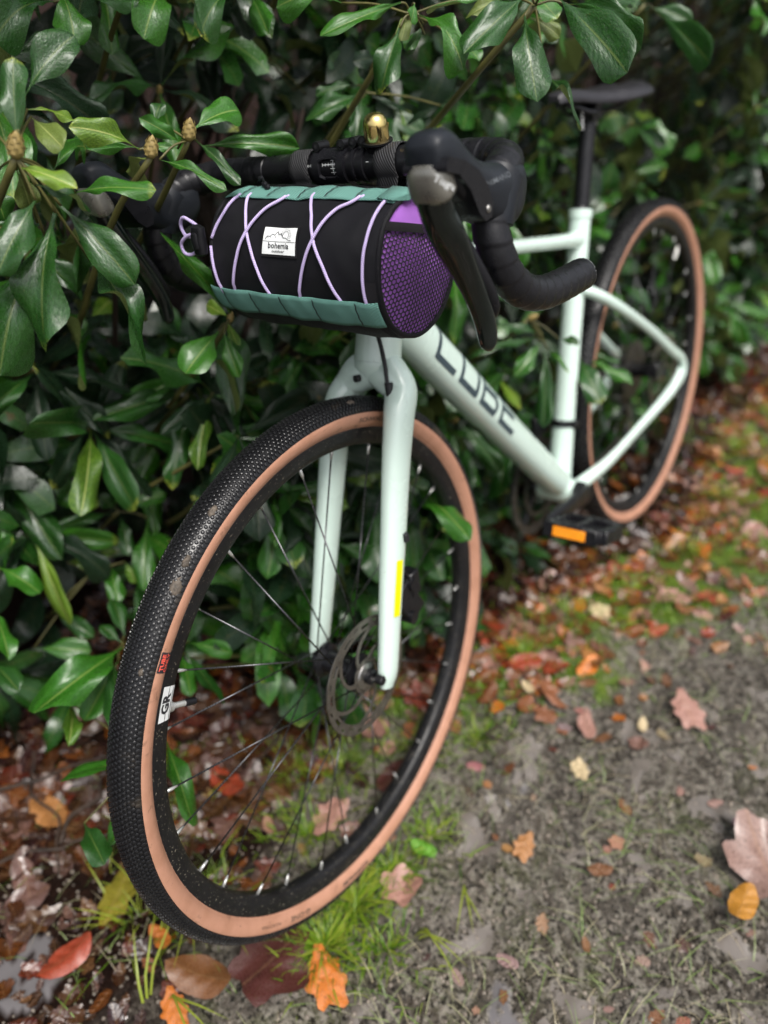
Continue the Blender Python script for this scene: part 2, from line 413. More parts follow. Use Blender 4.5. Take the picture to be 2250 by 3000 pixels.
def lathe(mb, prof, c=(0, 0, 0), axis='y', n=48, mi=0, arc=None):
    """profile (radius, offset along the axis)"""
    vs_ = []; fs = []; m = len(prof)
    for i in range(n):
        a = 2 * math.pi * i / n
        for r_, h in prof:
            x, z = r_ * math.cos(a), r_ * math.sin(a)
            vs_.append({'y': (c[0] + x, c[1] + h, c[2] + z), 'z': (c[0] + x, c[1] + z, c[2] + h), 'x': (c[0] + h, c[1] + x, c[2] + z)}[axis])
    for i in range(n):
        j = (i + 1) % n
        for k_ in range(m - 1):
            fs.append((i * m + k_, i * m + k_ + 1, j * m + k_ + 1, j * m + k_))
    return mb.add(vs_, fs, None, mi)
def box(mb, c, h, rot=None, bev=.15):
    """chamfered box: centre, half sizes"""
    c = Vector(c); b = bev * min(h); vs_ = []; idx = {}
    for sx in (-1, 1):
        for sy in (-1, 1):
            for sz in (-1, 1):
                for k_ in range(3):
                    d = [h[0] * sx, h[1] * sy, h[2] * sz]
                    for j in range(3):
                        if j != k_: d[j] -= b * (sx, sy, sz)[j]
                    idx[(sx, sy, sz, k_)] = len(vs_); q = Vector(d)
                    vs_.append(c + (rot @ q if rot else q))
    fs = []
    S = (-1, 1)
    for s in S:
        fs.append([idx[(s, -1, -1, 0)], idx[(s, 1, -1, 0)], idx[(s, 1, 1, 0)], idx[(s, -1, 1, 0)]])
        fs.append([idx[(-1, s, -1, 1)], idx[(1, s, -1, 1)], idx[(1, s, 1, 1)], idx[(-1, s, 1, 1)]])
        fs.append([idx[(-1, -1, s, 2)], idx[(1, -1, s, 2)], idx[(1, 1, s, 2)], idx[(-1, 1, s, 2)]])
    for a in S:
        for b_ in S:
            fs.append([idx[(-1, a, b_, 1)], idx[(1, a, b_, 1)], idx[(1, a, b_, 2)], idx[(-1, a, b_, 2)]])
            fs.append([idx[(a, -1, b_, 0)], idx[(a, 1, b_, 0)], idx[(a, 1, b_, 2)], idx[(a, -1, b_, 2)]])
            fs.append([idx[(a, b_, -1, 0)], idx[(a, b_, 1, 0)], idx[(a, b_, 1, 1)], idx[(a, b_, -1, 1)]])
            for c_ in S: fs.append([idx[(a, b_, c_, 0)], idx[(a, b_, c_, 1)], idx[(a, b_, c_, 2)]])
    # consistent outward winding
    out_ = []
    for f_ in fs:
        n_ = (Vector(vs_[f_[1]]) - Vector(vs_[f_[0]])).cross(Vector(vs_[f_[2]]) - Vector(vs_[f_[0]]))
        ctr = sum((Vector(vs_[i]) for i in f_), Vector()) / len(f_) - c
        out_.append(f_ if n_.dot(ctr) > 0 else f_[::-1])
    return mb.add(vs_, out_)
def prism(mb, poly, y0, y1, fn=None):
    """polygon in x,z extruded along y"""
    n = len(poly); fn = fn or (lambda p: p)
    vs_ = [fn((x, y0, z)) for x, z in poly] + [fn((x, y1, z)) for x, z in poly]
    fs = [tuple(range(n))[::-1], tuple(range(n, 2 * n))] + [(i, (i + 1) % n, n + (i + 1) % n, n + i) for i in range(n)]
    return mb.add(vs_, fs)
def text_geo(s, size=1.0, bold=0.0, align='CENTER', shear=0):
    cu = bpy.data.curves.new('t', 'FONT'); cu.body = s; cu.size = size; cu.align_x = align; cu.offset = bold; cu.shear = shear
    cu.align_y = 'CENTER'; cu.resolution_u = 2
    ob = bpy.data.objects.new('t', cu)
    me = bpy.data.meshes.new_from_object(ob)
    vs_ = [tuple(v.co) for v in me.vertices]; fs = [tuple(p.vertices) for p in me.polygons]
    bpy.data.objects.remove(ob); bpy.data.meshes.remove(me); bpy.data.curves.remove(cu)
    return vs_, fs
def lettering(s, size, fn, name, m, parent, mtx, bold=0.0, sx=1.0, align='CENTER', shear=0):
    vs_, fs = text_geo(s, size, bold, align, shear)
    mb = MB(); mb.add([fn(x * sx, y) for x, y, z in vs_], fs)
    return mb.build(name, m, parent, mtx, smooth=False, sharp=None)
def ribbon(mb, pts, w, fn, mi=0):
    """flat stroke of width w along 2-D points, mapped by fn(u, v)"""
    for (x0, y0), (x1, y1) in zip(pts[:-1], pts[1:]):
        d = math.hypot(x1 - x0, y1 - y0)
        if d < 1e-9: continue
        nx, ny = -(y1 - y0) / d * w / 2, (x1 - x0) / d * w / 2
        ex, ey = (x1 - x0) / d * w * .3, (y1 - y0) / d * w * .3
        k_ = max(1, int(d / .006)); vs_ = []
        for i in range(k_ + 1):
            t = i / k_; x = (x0 - ex) + (x1 - x0 + 2 * ex) * t; y = (y0 - ey) + (y1 - y0 + 2 * ey) * t
            vs_ += [fn(x + nx, y + ny), fn(x - nx, y - ny)]
        mb.add(vs_, [(2 * i, 2 * i + 1, 2 * i + 3, 2 * i + 2) for i in range(k_)], None, mi)
    return mb
# ------------------------------------------------------------------ bicycle
BIKE = bpy.data.objects.new('bicycle', None); COL.objects.link(BIKE)
BIKE.rotation_euler = (R(9.8876), 0, 0)
tag(BIKE, 'mint green gravel bike with tan wall tyres and drop bar leaning against the hedge', 'bicycle')
ROOT = Matrix.Rotation(R(9.8876), 4, 'X')
RT = .351
AX = V(-.3304, 0, .9438); PERP = V(.9438, 0, .3304)
FA = V(1.0652, 0, RT); SO = FA - PERP * .04747
CRN = SO + AX * math.sqrt(.395 ** 2 - .04747 ** 2)
STEER = Matrix.Translation(SO) @ Matrix.Rotation(R(2.0), 4, AX) @ Matrix.Translation(-SO)
BARC = CRN + AX * (.1492 + .0592) + PERP * .0909
BR = Matrix.Rotation(R(-1.867), 4, 'Y')
BARM = STEER @ Matrix.Translation(BARC) @ BR          # bar frame: x forward, y bike's left, z up
BB = V(.4289, 0, .279)
STT = V(.3016, 0, .7428); SDIR = (STT - BB).normalized()

# frame ------------------------------------------------------------
HTT = CRN + AX * .1492
fr = MB()
sweep(fr, [CRN + AX * .001, CRN + AX * .03, CRN + AX * .10, HTT], [.0295, .0285, .024, .0235], 28)
D0, D1 = V(.868, 0, .772), V(.440, 0, .300)
DD = (D1 - D0).normalized(); DN = V(-DD.z, 0, DD.x)
if DN.z < 0: DN = -DN
dpath = [D0 + (D1 - D0) * t for t in (0, .12, .3, .6, .85, 1)]
sweep(fr, dpath, [(.022, .030), (.026, .0305), (.0275, .0300), (.0265, .0275), (.027, .026), (.030, .024)], 32, (0, 1, 0), power=2.35)
sweep(fr, [BB, BB + SDIR * .15, BB + SDIR * .33, STT], [(.023, .021), (.020, .019), (.0185, .0185), (.0185, .0185)], 24)
TT0, TT1 = V(.312, 0, .708), V(.850, 0, .815)
sweep(fr, [TT0 + (TT1 - TT0) * t for t in (0, .1, .4, .75, 1)], [(.016, .016), (.0155, .0115), (.017, .0115), (.019, .014), (.021, .019)], 20, (0, 1, 0), power=2.3)
sweep(fr, [BB + V(0, -.036, 0), BB + V(0, -.03, 0), BB + V(0, .03, 0), BB + V(0, .036, 0)], [.021, .0235, .0235, .021], 24, (1, 0, 0))
sweep(fr, [STT - SDIR * .002, STT + SDIR * .012], [.0200, .0200], 24)
for s in (1, -1):
    ss = crom([(.338, .008 * s, .632), (.318, .030 * s, .618), (.26, .050 * s, .578), (.13, .062 * s, .490), (.02, .070 * s, .408), (-.022, .073 * s, .378), (-.034, .074 * s, .352), (-.020, .074 * s, .334), (.005, .073 * s, .328)], 6)
    n_ = len(ss)
    sweep(fr, ss, [(.0085 + .002 * (i < 10), .0100 if i < n_ * .8 else .0100 + .006 * (i / n_ - .8) / .2) for i in range(n_)], 14, (0, 1, 0))
    cs = crom([(.425, .026 * s, .279), (.37, .038 * s, .283), (.30, .050 * s, .288), (.17, .062 * s, .305), (.05, .071 * s, .322), (.0, .073 * s, .335), (-.018, .074 * s, .352)], 6)
    sweep(fr, cs, [(.0085 + .002 * math.sin(i * .3), .0165 - .0045 * math.sin(math.pi * i / len(cs))) for i in range(len(cs))], 14, (0, 1, 0))
FRAME = fr.build('frame', M['paint'], BIKE)
# down tube lettering strokes on the tube's upper left side
from mathutils.bvhtree import BVHTree
FBV = BVHTree.FromPolygons([x.co.copy() for x in FRAME.data.vertices], [tuple(p.vertices) for p in FRAME.data.polygons])
def dt_map(u, v):                # u metres along the tube from its head end, v metres round the tube
    th = R(67) - v / .028        # from the upper ridge towards +Y
    p = D0 + DD * u; n_ = DN * math.cos(th) + V(0, 1, 0) * math.sin(th)
    h = FBV.ray_cast(p + n_ * .06, -n_)
    return (h[0] if h[0] else p + n_ * .029) + n_ * .0006
lt = MB(); W_ = .0085
def glyph(u0, strokes, L_=.050, H_=.043):
    for st in strokes: ribbon(lt, [(u0 + x * L_ - (y - .5) * .008, (y - .5) * H_) for x, y in st], W_, dt_map)
u0 = .108
glyph(u0, [[(1, 1), (0, 1), (0, 0), (1, 0)]])
glyph(u0 + .070, [[(0, 1), (0, 0), (1, 0), (1, 1)]])
glyph(u0 + .140, [[(0, 0), (0, 1), (.9, 1), (1, .75), (.85, .52), (0, .52)], [(.85, .52), (1, .3), (.9, 0), (0, 0)]])
glyph(u0 + .210, [[(1, 1), (0, 1), (0, 0), (1, 0)], [(0, .5), (.85, .5)]])
lt.build('frame_lettering', M['decal'], FRAME, smooth=False, sharp=None)
fd = MB(); c0 = BB + SDIR * .128
sweep(fd, [c0 - SDIR * .006, c0 + SDIR * .006], [.0222, .0222], 20)
box(fd, c0 + V(.012, -.040, .0), (.030, .006, .018)); box(fd, c0 + V(.0, -.032, .01), (.012, .014, .010)); box(fd, c0 + V(0, .022, 0), (.008, .006, .006))
fd.build('front_derailleur', M['black_metal'], BIKE)
# seat post, saddle
sp = MB(); sweep(sp, [STT + SDIR * .005, STT + SDIR * .152], [.0136, .0136], 20)
sweep(sp, [STT + SDIR * .013, STT + SDIR * .016], [.0165, .0150], 20)
top = STT + SDIR * .158
box(sp, top, (.020, .017, .010)); 
sweep(sp, [top + V(0, -.018, .006), top + V(0, .018, .006)], [.012, .012], 14, (1, 0, 0))
SP = sp.build('seat_post', M['black_metal'], BIKE)
for dx in (.024, -.022):
    b_ = MB(); sweep(b_, [top + V(dx, 0, .008), top + V(dx * 1.15, 0, -.020)], [.003, .0038], 10, (1, 0, 0)); b_.build('clamp_bolt', M['steel'], SP)
sa = MB(); secs = []
for x, w_, zt, th in [(.112, .030, .922, .012), (.118, .052, .926, .020), (.138, .064, .928, .022), (.170, .067, .928, .023), (.205, .058, .927, .022), (.24, .041, .928, .021), (.28, .029, .932, .020), (.32, .0225, .939, .018), (.355, .0195, .943, .017), (.375, .0175, .943, .015), (.383, .010, .939, .010)]:
    secs.append((x, w_, zt, th))
vs_ = []; fs = []; n = 20
for x, w_, zt, th in secs:
    for k_ in range(n):
        a = 2 * math.pi * k_ / n; c, s = math.cos(a), math.sin(a)
        y = math.copysign(abs(c) ** .75, c) * w_
        z = zt - th * .45 + math.copysign(abs(s) ** .8, s) * (th * .45 if s > 0 else th * .62) - abs(c) ** 4 * .010 - (.004 * math.exp(-(y / .009) ** 2) if s > 0 else 0)
        vs_.append((x, y, z))
for i in range(len(secs) - 1):
    for k_ in range(n):
        l = (k_ + 1) % n; fs.append((i * n + k_, (i + 1) * n + k_, (i + 1) * n + l, i * n + l))
fs += [tuple(range(n)), tuple((len(secs) - 1) * n + k_ for k_ in range(n))[::-1]]
sa.add(vs_, fs); SAD = sa.build('saddle', M['saddle'], BIKE)
for s in (1, -1):
    q = MB(); sweep(q, crom([(.135, .030 * s, .905), (.19, .022 * s, .895), (.23, .021 * s, .895), (.29, .021 * s, .899), (.335, .012 * s, .914), (.36, .006 * s, .920)], 5), .0035, 8)
    q.build('saddle_rail', M['black_metal'], SAD)

# wheels -----------------------------------------------------------
TR, TB, TA = .3318, .0193, .0218
def tyre_pt(phi, off=0): return (TR + (TB + off) * math.cos(phi), (TA + off) * math.sin(phi))
def tyre_mesh():
    mb = MB()
    ph = [R(a) for a in range(-78, 79, 6)]
    lathe(mb, [tyre_pt(a) for a in ph], n=160, mi=0)
    for s in (1, -1):
        pr = [tyre_pt(R(78) * s, -.0004)]
        pr += [tyre_pt(R(a) * s) for a in (82, 90, 100, 112, 124, 134)]
        pr += [(.3172, .0140 * s), (.3150, .0128 * s)]
        if s > 0: pr = pr[::1]
        lathe(mb, pr if s > 0 else pr[::-1], n=160, mi=1)
    return mb.mesh('tyre', [M['tread'], M['tan']], True)
def knob_mesh():
    rows = []
    P_ = .0060; r0 = random.Random(3)
    vs_ = []; fs = []
    arc = 0; k6 = 7
    nrow = 6
    for j in range(-nrow, nrow + 1):
        off = j * .00415
        phi = off / .0215 * 1.0
        n = int(2 * math.pi * (TR + TB) / P_)
        shoulder = abs(j) == nrow
        pass
        for i in range(n):
            pass
            a = 2 * math.pi * (i + .5 * (j % 2)) / n
            r_ = .0020 if not shoulder else .0022
            h = .0018 if not shoulder else .0015
            phc = phi if not shoulder else math.copysign(R(67), phi)
            o = len(vs_)
            rr, yy = tyre_pt(phc)
            nr, ny = math.cos(phc) / TB, math.sin(phc) / TA; l = math.hypot(nr, ny); nr /= l; ny /= l
            ca, sa_ = math.cos(a), math.sin(a)
            c0 = Vector((ca * rr, yy, sa_ * rr)); nn = Vector((ca * nr, ny, sa_ * nr)); t1 = Vector((-sa_, 0, ca)); t2 = nn.cross(t1)
            for lev, q in ((-.0003, 1.12), (h * .8, 1.0), (h, .72)):
                for m_ in range(k6):
                    b_ = 2 * math.pi * m_ / k6
                    e = 1.35 if shoulder else 1
                    vs_.append(c0 + nn * lev + t1 * (math.cos(b_) * r_ * q) + t2 * (math.sin(b_) * r_ * q * e))
            for lv in (0, 1):
                for m_ in range(k6):
                    l2 = (m_ + 1) % k6
                    fs.append((o + lv * k6 + m_, o + (lv + 1) * k6 + m_, o + (lv + 1) * k6 + l2, o + lv * k6 + l2))
            fs.append(tuple(o + 2 * k6 + m_ for m_ in range(k6))[::-1])
    mb = MB(); mb.add(vs_, fs)
    return mb.mesh('tread_knobs', M['tread'], True, 40)
def rim_mesh():
    mb = MB()
    out_ = [(.3150, .0132), (.3158, .0140), (.3166, .0137), (.3166, .0120)]
    prof = [(.3166, .0122), (.3170, .0134), (.3155, .0141), (.3140, .0140), (.3050, .0128), (.2975, .0105), (.2945, .0075), (.2935, .004), (.2932, 0)]
    prof = prof + [(r_, -y) for r_, y in prof[::-1][1:]]
    lathe(mb, prof, n=160)
    lathe(mb, [(.3166, .0122), (.3120, .0), (.3166, -.0122)], n=160)
    return mb.mesh('rim', M['rim'], True, 35)
HUBN = 28
def spokes(half):
    o = []
    for i in range(HUBN):
        s = 1 if i % 2 else -1
        a_r = 2 * math.pi * i / HUBN
        k_ = i // 2; cross = 1 if k_ % 2 else -1
        a_h = a_r + cross * R(62)
        hr = .0225 if s > 0 else .020
        hy = half * s
        o.append(((math.cos(a_h) * hr, hy, math.sin(a_h) * hr), (math.cos(a_r) * .2945, .003 * s, math.sin(a_r) * .2945)))
    return o
TYRE, KNOB, RIM = tyre_mesh(), knob_mesh(), rim_mesh()
def rotor_mesh():
    mb = MB(); n = 60; rs = [.0655, .0690, .0735, .0765, .0800]
    vs_ = []; fs = []
    for i in range(n):
        a = 2 * math.pi * i / n
        for r_ in rs: vs_.append((r_ * math.cos(a), 0, r_ * math.sin(a)))
    for i in range(n):
        j = (i + 1) % n
        for k_ in range(4):
            if k_ == 1 and i % 5 in (1, 2): continue
            if k_ == 2 and i % 5 == 4: continue
            fs.append((i * 5 + k_, i * 5 + k_ + 1, j * 5 + k_ + 1, j * 5 + k_))
    mb.add(vs_, fs)
    for i in range(6):                 # swept arms
        a0 = 2 * math.pi * i / 6
        pts = []
        for t in np.linspace(0, 1, 9):
            r_ = .021 + t * .046; a = a0 + .95 * t ** 1.3
            pts.append((r_, a, .0032 - .0010 * math.sin(math.pi * t)))
        vv = []
        for r_, a, w_ in pts:
            c = Vector((math.cos(a), 0, math.sin(a))); t_ = Vector((-math.sin(a), 0, math.cos(a)))
            sd_ = (t_ * .8 - c * .5).normalized()
            vv += [c * r_ + sd_ * w_, c * r_ - sd_ * w_]
        mb.add(vv, [(2 * k_, 2 * k_ + 1, 2 * k_ + 3, 2 * k_ + 2) for k_ in range(8)])
    lathe(mb, [(.015, 0), (.024, 0)], n=36)
    return mb.mesh('brake_rotor', M['rotor'], False)
ROT = rotor_mesh()
def wheel(mtx, half, front):
    W = link('wheel', None, BIKE, mtx)
    link('tyre', TYRE, W); link('tread_knobs', KNOB, W, kind='stuff'); link('rim', RIM, W)
    nip = MB(); 
    nmesh = MB(); sweep(nmesh, [(0, 0, 0), (0, 0, .009), (0, 0, .0155)], [.0023, .0021, .0013], 8, (1, 0, 0)); nmesh = nmesh.mesh('nipple', M['nipple'])
    smesh = MB(); sweep(smesh, [(0, 0, 0), (0, 0, 1)], [.0010, .0010], 8, (1, 0, 0)); smesh = smesh.mesh('spoke', M['spoke'])
    for a, b_ in spokes(half):
        a, b_ = Vector(a), Vector(b_); d = a - b_
        q = d.to_track_quat('Z', 'Y').to_matrix().to_4x4()
        link('spoke', smesh, W, Matrix.Translation(b_) @ q @ Matrix.Diagonal((1, 1, d.length, 1)))
        link('nipple', nmesh, W, Matrix.Translation(b_ - d.normalized() * .001) @ q)
    h = MB()
    lathe(h, [(.006, -half - .016), (.0105, -half - .015), (.0105, -half - .004), (.0235, -half - .002), (.0235, -half + .002), (.016, -half + .007), (.0155, half - .010), (.020, half - .006), (.0255, half - .002), (.0255, half + .002), (.018, half + .004), (.018, half + .012), (.0105, half + .013), (.0105, half + .022), (.006, half + .023)], n=28)
    h.build('hub', M['black_metal'], W)
    rt = link('brake_rotor', ROT, W, Matrix.Translation((0, half + .012, 0)))
    md = rt.modifiers.new('s', 'SOLIDIFY'); md.thickness = .0018; md.offset = 0
    if front:
        cr_ = random.Random(9)
        for ang, phi, sz in ((R(66.7), .62, .010), (R(57.4), .8, .009), (R(53), .9, .013), (R(39), .7, .006), (R(106), .6, .008)):
            q = MB(); rr_, yy = tyre_pt(phi, .0012); cc = Vector((math.cos(ang) * rr_, yy, math.sin(ang) * rr_)); nn = Vector((math.cos(ang) * math.cos(phi), math.sin(phi), math.sin(ang) * math.cos(phi))).normalized()
            t1 = Vector((-math.sin(ang), 0, math.cos(ang))); t2 = nn.cross(t1); g = []
            for i_ in range(5):
                for j_ in range(12):
                    a_ = 2 * math.pi * j_ / 12; w_ = sz * (i_ / 4) * (.75 + .35 * noise.noise(Vector((math.cos(a_) * 2, math.sin(a_) * 2, ang * 9))))
                    g.append(cc + t1 * (w_ * math.cos(a_)) + t2 * (w_ * .6 * math.sin(a_)) + nn * (.0016 * (1 - (i_ / 4) ** 3) + cr_.uniform(-.0006, .0006) - (w_ * math.cos(a_)) ** 2 / .7 - (w_ * math.sin(a_)) ** 2 / .09 - (.001 if i_ == 4 else 0)))
            q.add(g, [(i_ * 12 + j_, i_ * 12 + (j_ + 1) % 12, (i_ + 1) * 12 + (j_ + 1) % 12, (i_ + 1) * 12 + j_) for i_ in range(4) for j_ in range(12)])
            q.build('mud_clod', M['mud'], W, sharp=None)
    lk = MB(); lathe(lk, [(.0, half + .0165), (.013, half + .0165), (.0185, half + .0150), (.0195, half + .012)], n=24); lk.build('lock_ring', M['steel'], W)
    return W
MF = STEER @ Matrix.Translation(FA)
WF = wheel(MF, .028, True)
WR = wheel(Matrix.Translation((0, 0, RT)) @ Matrix.Rotation(.31, 4, 'Y'), .030, False)
va = R(31)                           # valve of the front wheel
def rad_tube(name, a, y, r0, r1, rad, m, par, n=10):
    mb = MB(); c, s = math.cos(a), math.sin(a)
    sweep(mb, [(c * r0, y, s * r0), (c * r1, y, s * r1)], [rad, rad * .95], n, (0, 1, 0)); return mb.build(name, m, par)
rad_tube('valve_stem', va, 0, .294, .2675, .0034, M['nipple'], WF)
rad_tube('valve_nut', va, 0, .2935, .2865, .0062, M['nipple'], WF, 12)
rad_tube('valve_cap', va, 0, .269, .255, .0040, M['black_plastic'], WF)
rad_tube('valve_stem', R(150), 0, .294, .262, .0030, M['steel'], WR)
def rim_map(a, r_, off=.0006):       # left face of the rim
    t = (r_ - .2945) / (.3155 - .2945)
    y = .0075 + (.0140 - .0075) * min(1, t) ** .6
    return Vector((math.cos(a) * r_, y + off + .0006, math.sin(a) * r_))
st = MB(); g = []
for i in range(9):
    for j in range(5): g.append(rim_map(R(31.0) + (.009 - .036 * i / 8 + .036) / .305 - .055 - .0105 * j / 4 * 0, .2965 + .0175 * j / 4, .0004))
st.add(g, [(i * 5 + j, (i + 1) * 5 + j, (i + 1) * 5 + j + 1, i * 5 + j + 1) for i in range(8) for j in range(4)])
RS = st.build('rim_sticker', M['white_print'], WF)
ac = R(31.0) - .055 + .027 / .305
lettering('GR', .0150, lambda x, y: rim_map(ac - y / .305 * 0 + x / .305, .3063 + y, .0009), 'sticker_lettering', M['ink'], RS, None, bold=.0006, sx=-1 if False else 1)
def side_map(a, r_, off=.0005):      # left tan sidewall
    c = max(-1, min(1, (r_ - TR) / TB)); ph = math.pi - math.acos(-c) if False else math.acos(c)
    return Vector((math.cos(a) * r_, TA * math.sin(ph) + off, math.sin(a) * r_))
def arc_text(s, a, r_, size, flip, m, par, bold=0.0, sx=1.25):
    def fn(x, y):
        if flip: return side_map(a + x / r_, r_ + y)
        return side_map(a - x / r_, r_ + y)
    return lettering(s, size, fn, 'tyre_lettering', m, par, None, bold, sx)
M['tyre_ink'] = simple('tyre_print', (.10, .065, .045), .6)
arc_text('G-ONE', R(-54.0), .3268, .0085, True, M['tyre_ink'], WF, .0002, 1.5)
arc_text('ALLROUND', R(-43.5), .3268, .0050, True, M['tyre_ink'], WF, .0, 1.5)
arc_text('SCHWALBE', R(-75), .3268, .0075, True, M['ink'], WF, .0002, 1.5)
arc_text('SCHWALBE', R(112), .3268, .0075, True, M['tyre_ink'], WF, .0002, 1.5)
tb = MB(); ta = R(41.0)
g = [side_map(ta + (i / 6 - .5) * .020 / .326, .3215 + .0135 * j / 4, .0004) for i in range(7) for j in range(5)]
tb.add(g, [(i * 5 + j, (i + 1) * 5 + j, (i + 1) * 5 + j + 1, i * 5 + j + 1) for i in range(6) for j in range(4)])
TO = tb.build('tyre_label', M['ink'], WF)
for s_, rr_ in (('TUBE', .3310), ('ONLY', .3250)):
    lettering(s_, .0062, lambda x, y: side_map(ta + x / .326, rr_ + y, .0008), 'label_lettering', M['red_print'], TO, None, .0002, 1.1)

# fork -------------------------------------------------------------
fk = MB()
for s in (1, -1):
    pts = [(CRN.x + .000, .004 * s, CRN.z - .006, .026, .024), (CRN.x + .008, .022 * s, CRN.z - .014, .024, .022), (CRN.x + .014, .038 * s, CRN.z - .030, .0200, .0215),
           (.924, .0460 * s, .655, .0170, .0215), (.946, .0485 * s, .605, .0150, .0210), (.976, .0515 * s, .525, .0135, .0200), (1.006, .0540 * s, .445, .0122, .0185), (1.030, .0565 * s, .380, .0112, .0170), (1.043, .0575 * s, .345, .0105, .0160), (1.050, .0575 * s, .326, .0070, .0110)]
    pp = crom(pts, 6)
    sweep(fk, pp, [(p[3], p[4]) for p in pp], 22, (0, 1, 0), power=2.3)
sweep(fk, [CRN + PERP * 0 + AX * .0005, CRN - AX * .008, CRN - AX * .022], [.0290, .0295, .020], 26)
FORK = fk.build('fork', M['paint'], BIKE, STEER)
hs_ = MB(); p = CRN + PERP * .0255 - AX * .020
sweep(hs_, [p + V(0, -.008, 0), p + V(.006, -.010, .001)], [.0045, .0045], 12, (0, 1, 0)); hs_.build('mount_hole', M['hole'], FORK)
hb = MB(); box(hb, (.974, .0655, .513), (.0035, .004, .006)); hb.build('mount_bolt', M['hole'], FORK)
ys = MB(); g = []
for i in range(9):
    t = i / 8; c = V(.9895 + .026 * t, .0, .489 - .069 * t)
    for j in range(4):
        ang = R(66 + 34 * j / 3); y0 = .0530 + .0015 * t
        fwd = V(.93, 0, .37); g.append(c + V(0, y0, 0) + V(0, 1, 0) * (.0136 * math.sin(ang)) + fwd * (.0200 * math.cos(ang)))
ys.add(g, [(i * 4 + j, i * 4 + j + 1, (i + 1) * 4 + j + 1, (i + 1) * 4 + j) for i in range(8) for j in range(3)])
YS = ys.build('fork_sticker', M['yellow'], FORK)
cl = MB(); box(cl, (.972, .046, .408), (.018, .012, .032), Matrix.Rotation(R(25), 3, 'Y')); box(cl, (.958, .050, .430), (.010, .010, .018)); sweep(cl, [(.975, .034, .385), (.975, .062, .385)], [.009, .009], 12, (1, 0, 0))
sweep(cl, [(.965, .034, .432), (.965, .062, .432)], [.008, .008], 12, (1, 0, 0))
cl.build('brake_caliper', M['black_metal'], BIKE, STEER)
ax = MB(); lathe(ax, [(.0, .0675), (.005, .0675), (.0065, .066), (.0065, .058)], c=FA, n=16); ax.build('thru_axle', M['black_metal'], BIKE, STEER)
hz = MB(); sweep(hz, crom([(.955, .020, .850), (.935, .024, .800), (.915, .024, .752), (.914, .028, .715), (.922, .034, .690), (.920, .038, .675)], 6), .0026, 10, (0, 1, 0))
hz.build('brake_hose', M['black_plastic'], BIKE, STEER)
slot = MB(); sweep(slot, [(.9225, .036, .694), (.9275, .0385, .672)], [.0052, .0042], 10, (0, 1, 0)); slot.build('hose_port', M['hole'], FORK)

# transmission -----------------------------------------------------
def gear(mb, c, r_, n, y, th=.002, r_in=None):
    prof = []; N_ = n * 4
    for i in range(N_):
        a = 2 * math.pi * i / N_; q = r_ * (1.0 if i % 4 in (0,) else (.985 if i % 4 in (1, 3) else .955)); prof.append((c[0] + q * math.cos(a), c[2] + q * math.sin(a)))
    r_in = r_in or r_ * .8; vs_ = []; fs = []
    for x, z in prof: vs_ += [(x, y - th, z), (x, y + th, z)]
    for i in range(N_):
        a = 2 * math.pi * i / N_; vs_ += [(c[0] + r_in * math.cos(a), y - th, c[2] + r_in * math.sin(a)), (c[0] + r_in * math.cos(a), y + th, c[2] + r_in * math.sin(a))]
    for i in range(N_):
        j = (i + 1) % N_; o, p_ = 2 * i, 2 * j; u, v = 2 * N_ + 2 * i, 2 * N_ + 2 * j
        fs += [(o, p_, p_ + 1, o + 1), (o + 1, p_ + 1, v + 1, u + 1), (o, u, v, p_), (u, u + 1, v + 1, v)]
    mb.add(vs_, fs)
CRK = link('crankset', None, BIKE, Matrix.Translation(BB))
for nm, r_, n_, y in (('chainring', .0935, 46, -.0455), ('chainring', .061, 30, -.0385)):
    q = MB(); gear(q, (0, 0, 0), r_, n_, y, .0018, r_ * .86); q.build(nm, M['chain'], CRK, sharp=30)
q = MB()
for i in range(4):
    a = R(45 + 90 * i); sweep(q, [(.015 * math.cos(a), -.046, .015 * math.sin(a)), (.082 * math.cos(a), -.044, .082 * math.sin(a))], [(.005, .012), (.004, .008)], 10, (0, 1, 0))
lathe(q, [(.0, -.056), (.022, -.056), (.024, -.050), (.020, -.036), (.014, -.03)], n=24)
q.build('spider', M['black_metal'], CRK)
ca = R(13)
for s, name in ((1, 'l'), (-1, 'r')):
    q = MB(); d = V(math.cos(ca), 0, math.sin(ca)) * s
    sweep(q, [V(0, .052 * s, 0) - d * .012, V(0, .053 * s, 0), V(0, .060 * s, 0) + d * .09, V(0, .066 * s, 0) + d * .170, V(0, .066 * s, 0) + d * .182], [(.008, .014), (.010, .020), (.0075, .0135), (.0075, .0145), (.006, .010)], 16, (0, 1, 0), power=2.6)
    if s > 0: lathe(q, [(.012, .034), (.022, .036), (.022, .046), (.014, .062), (0, .064)], n=20)
    q.build('crank_arm', M['black_metal'], CRK)
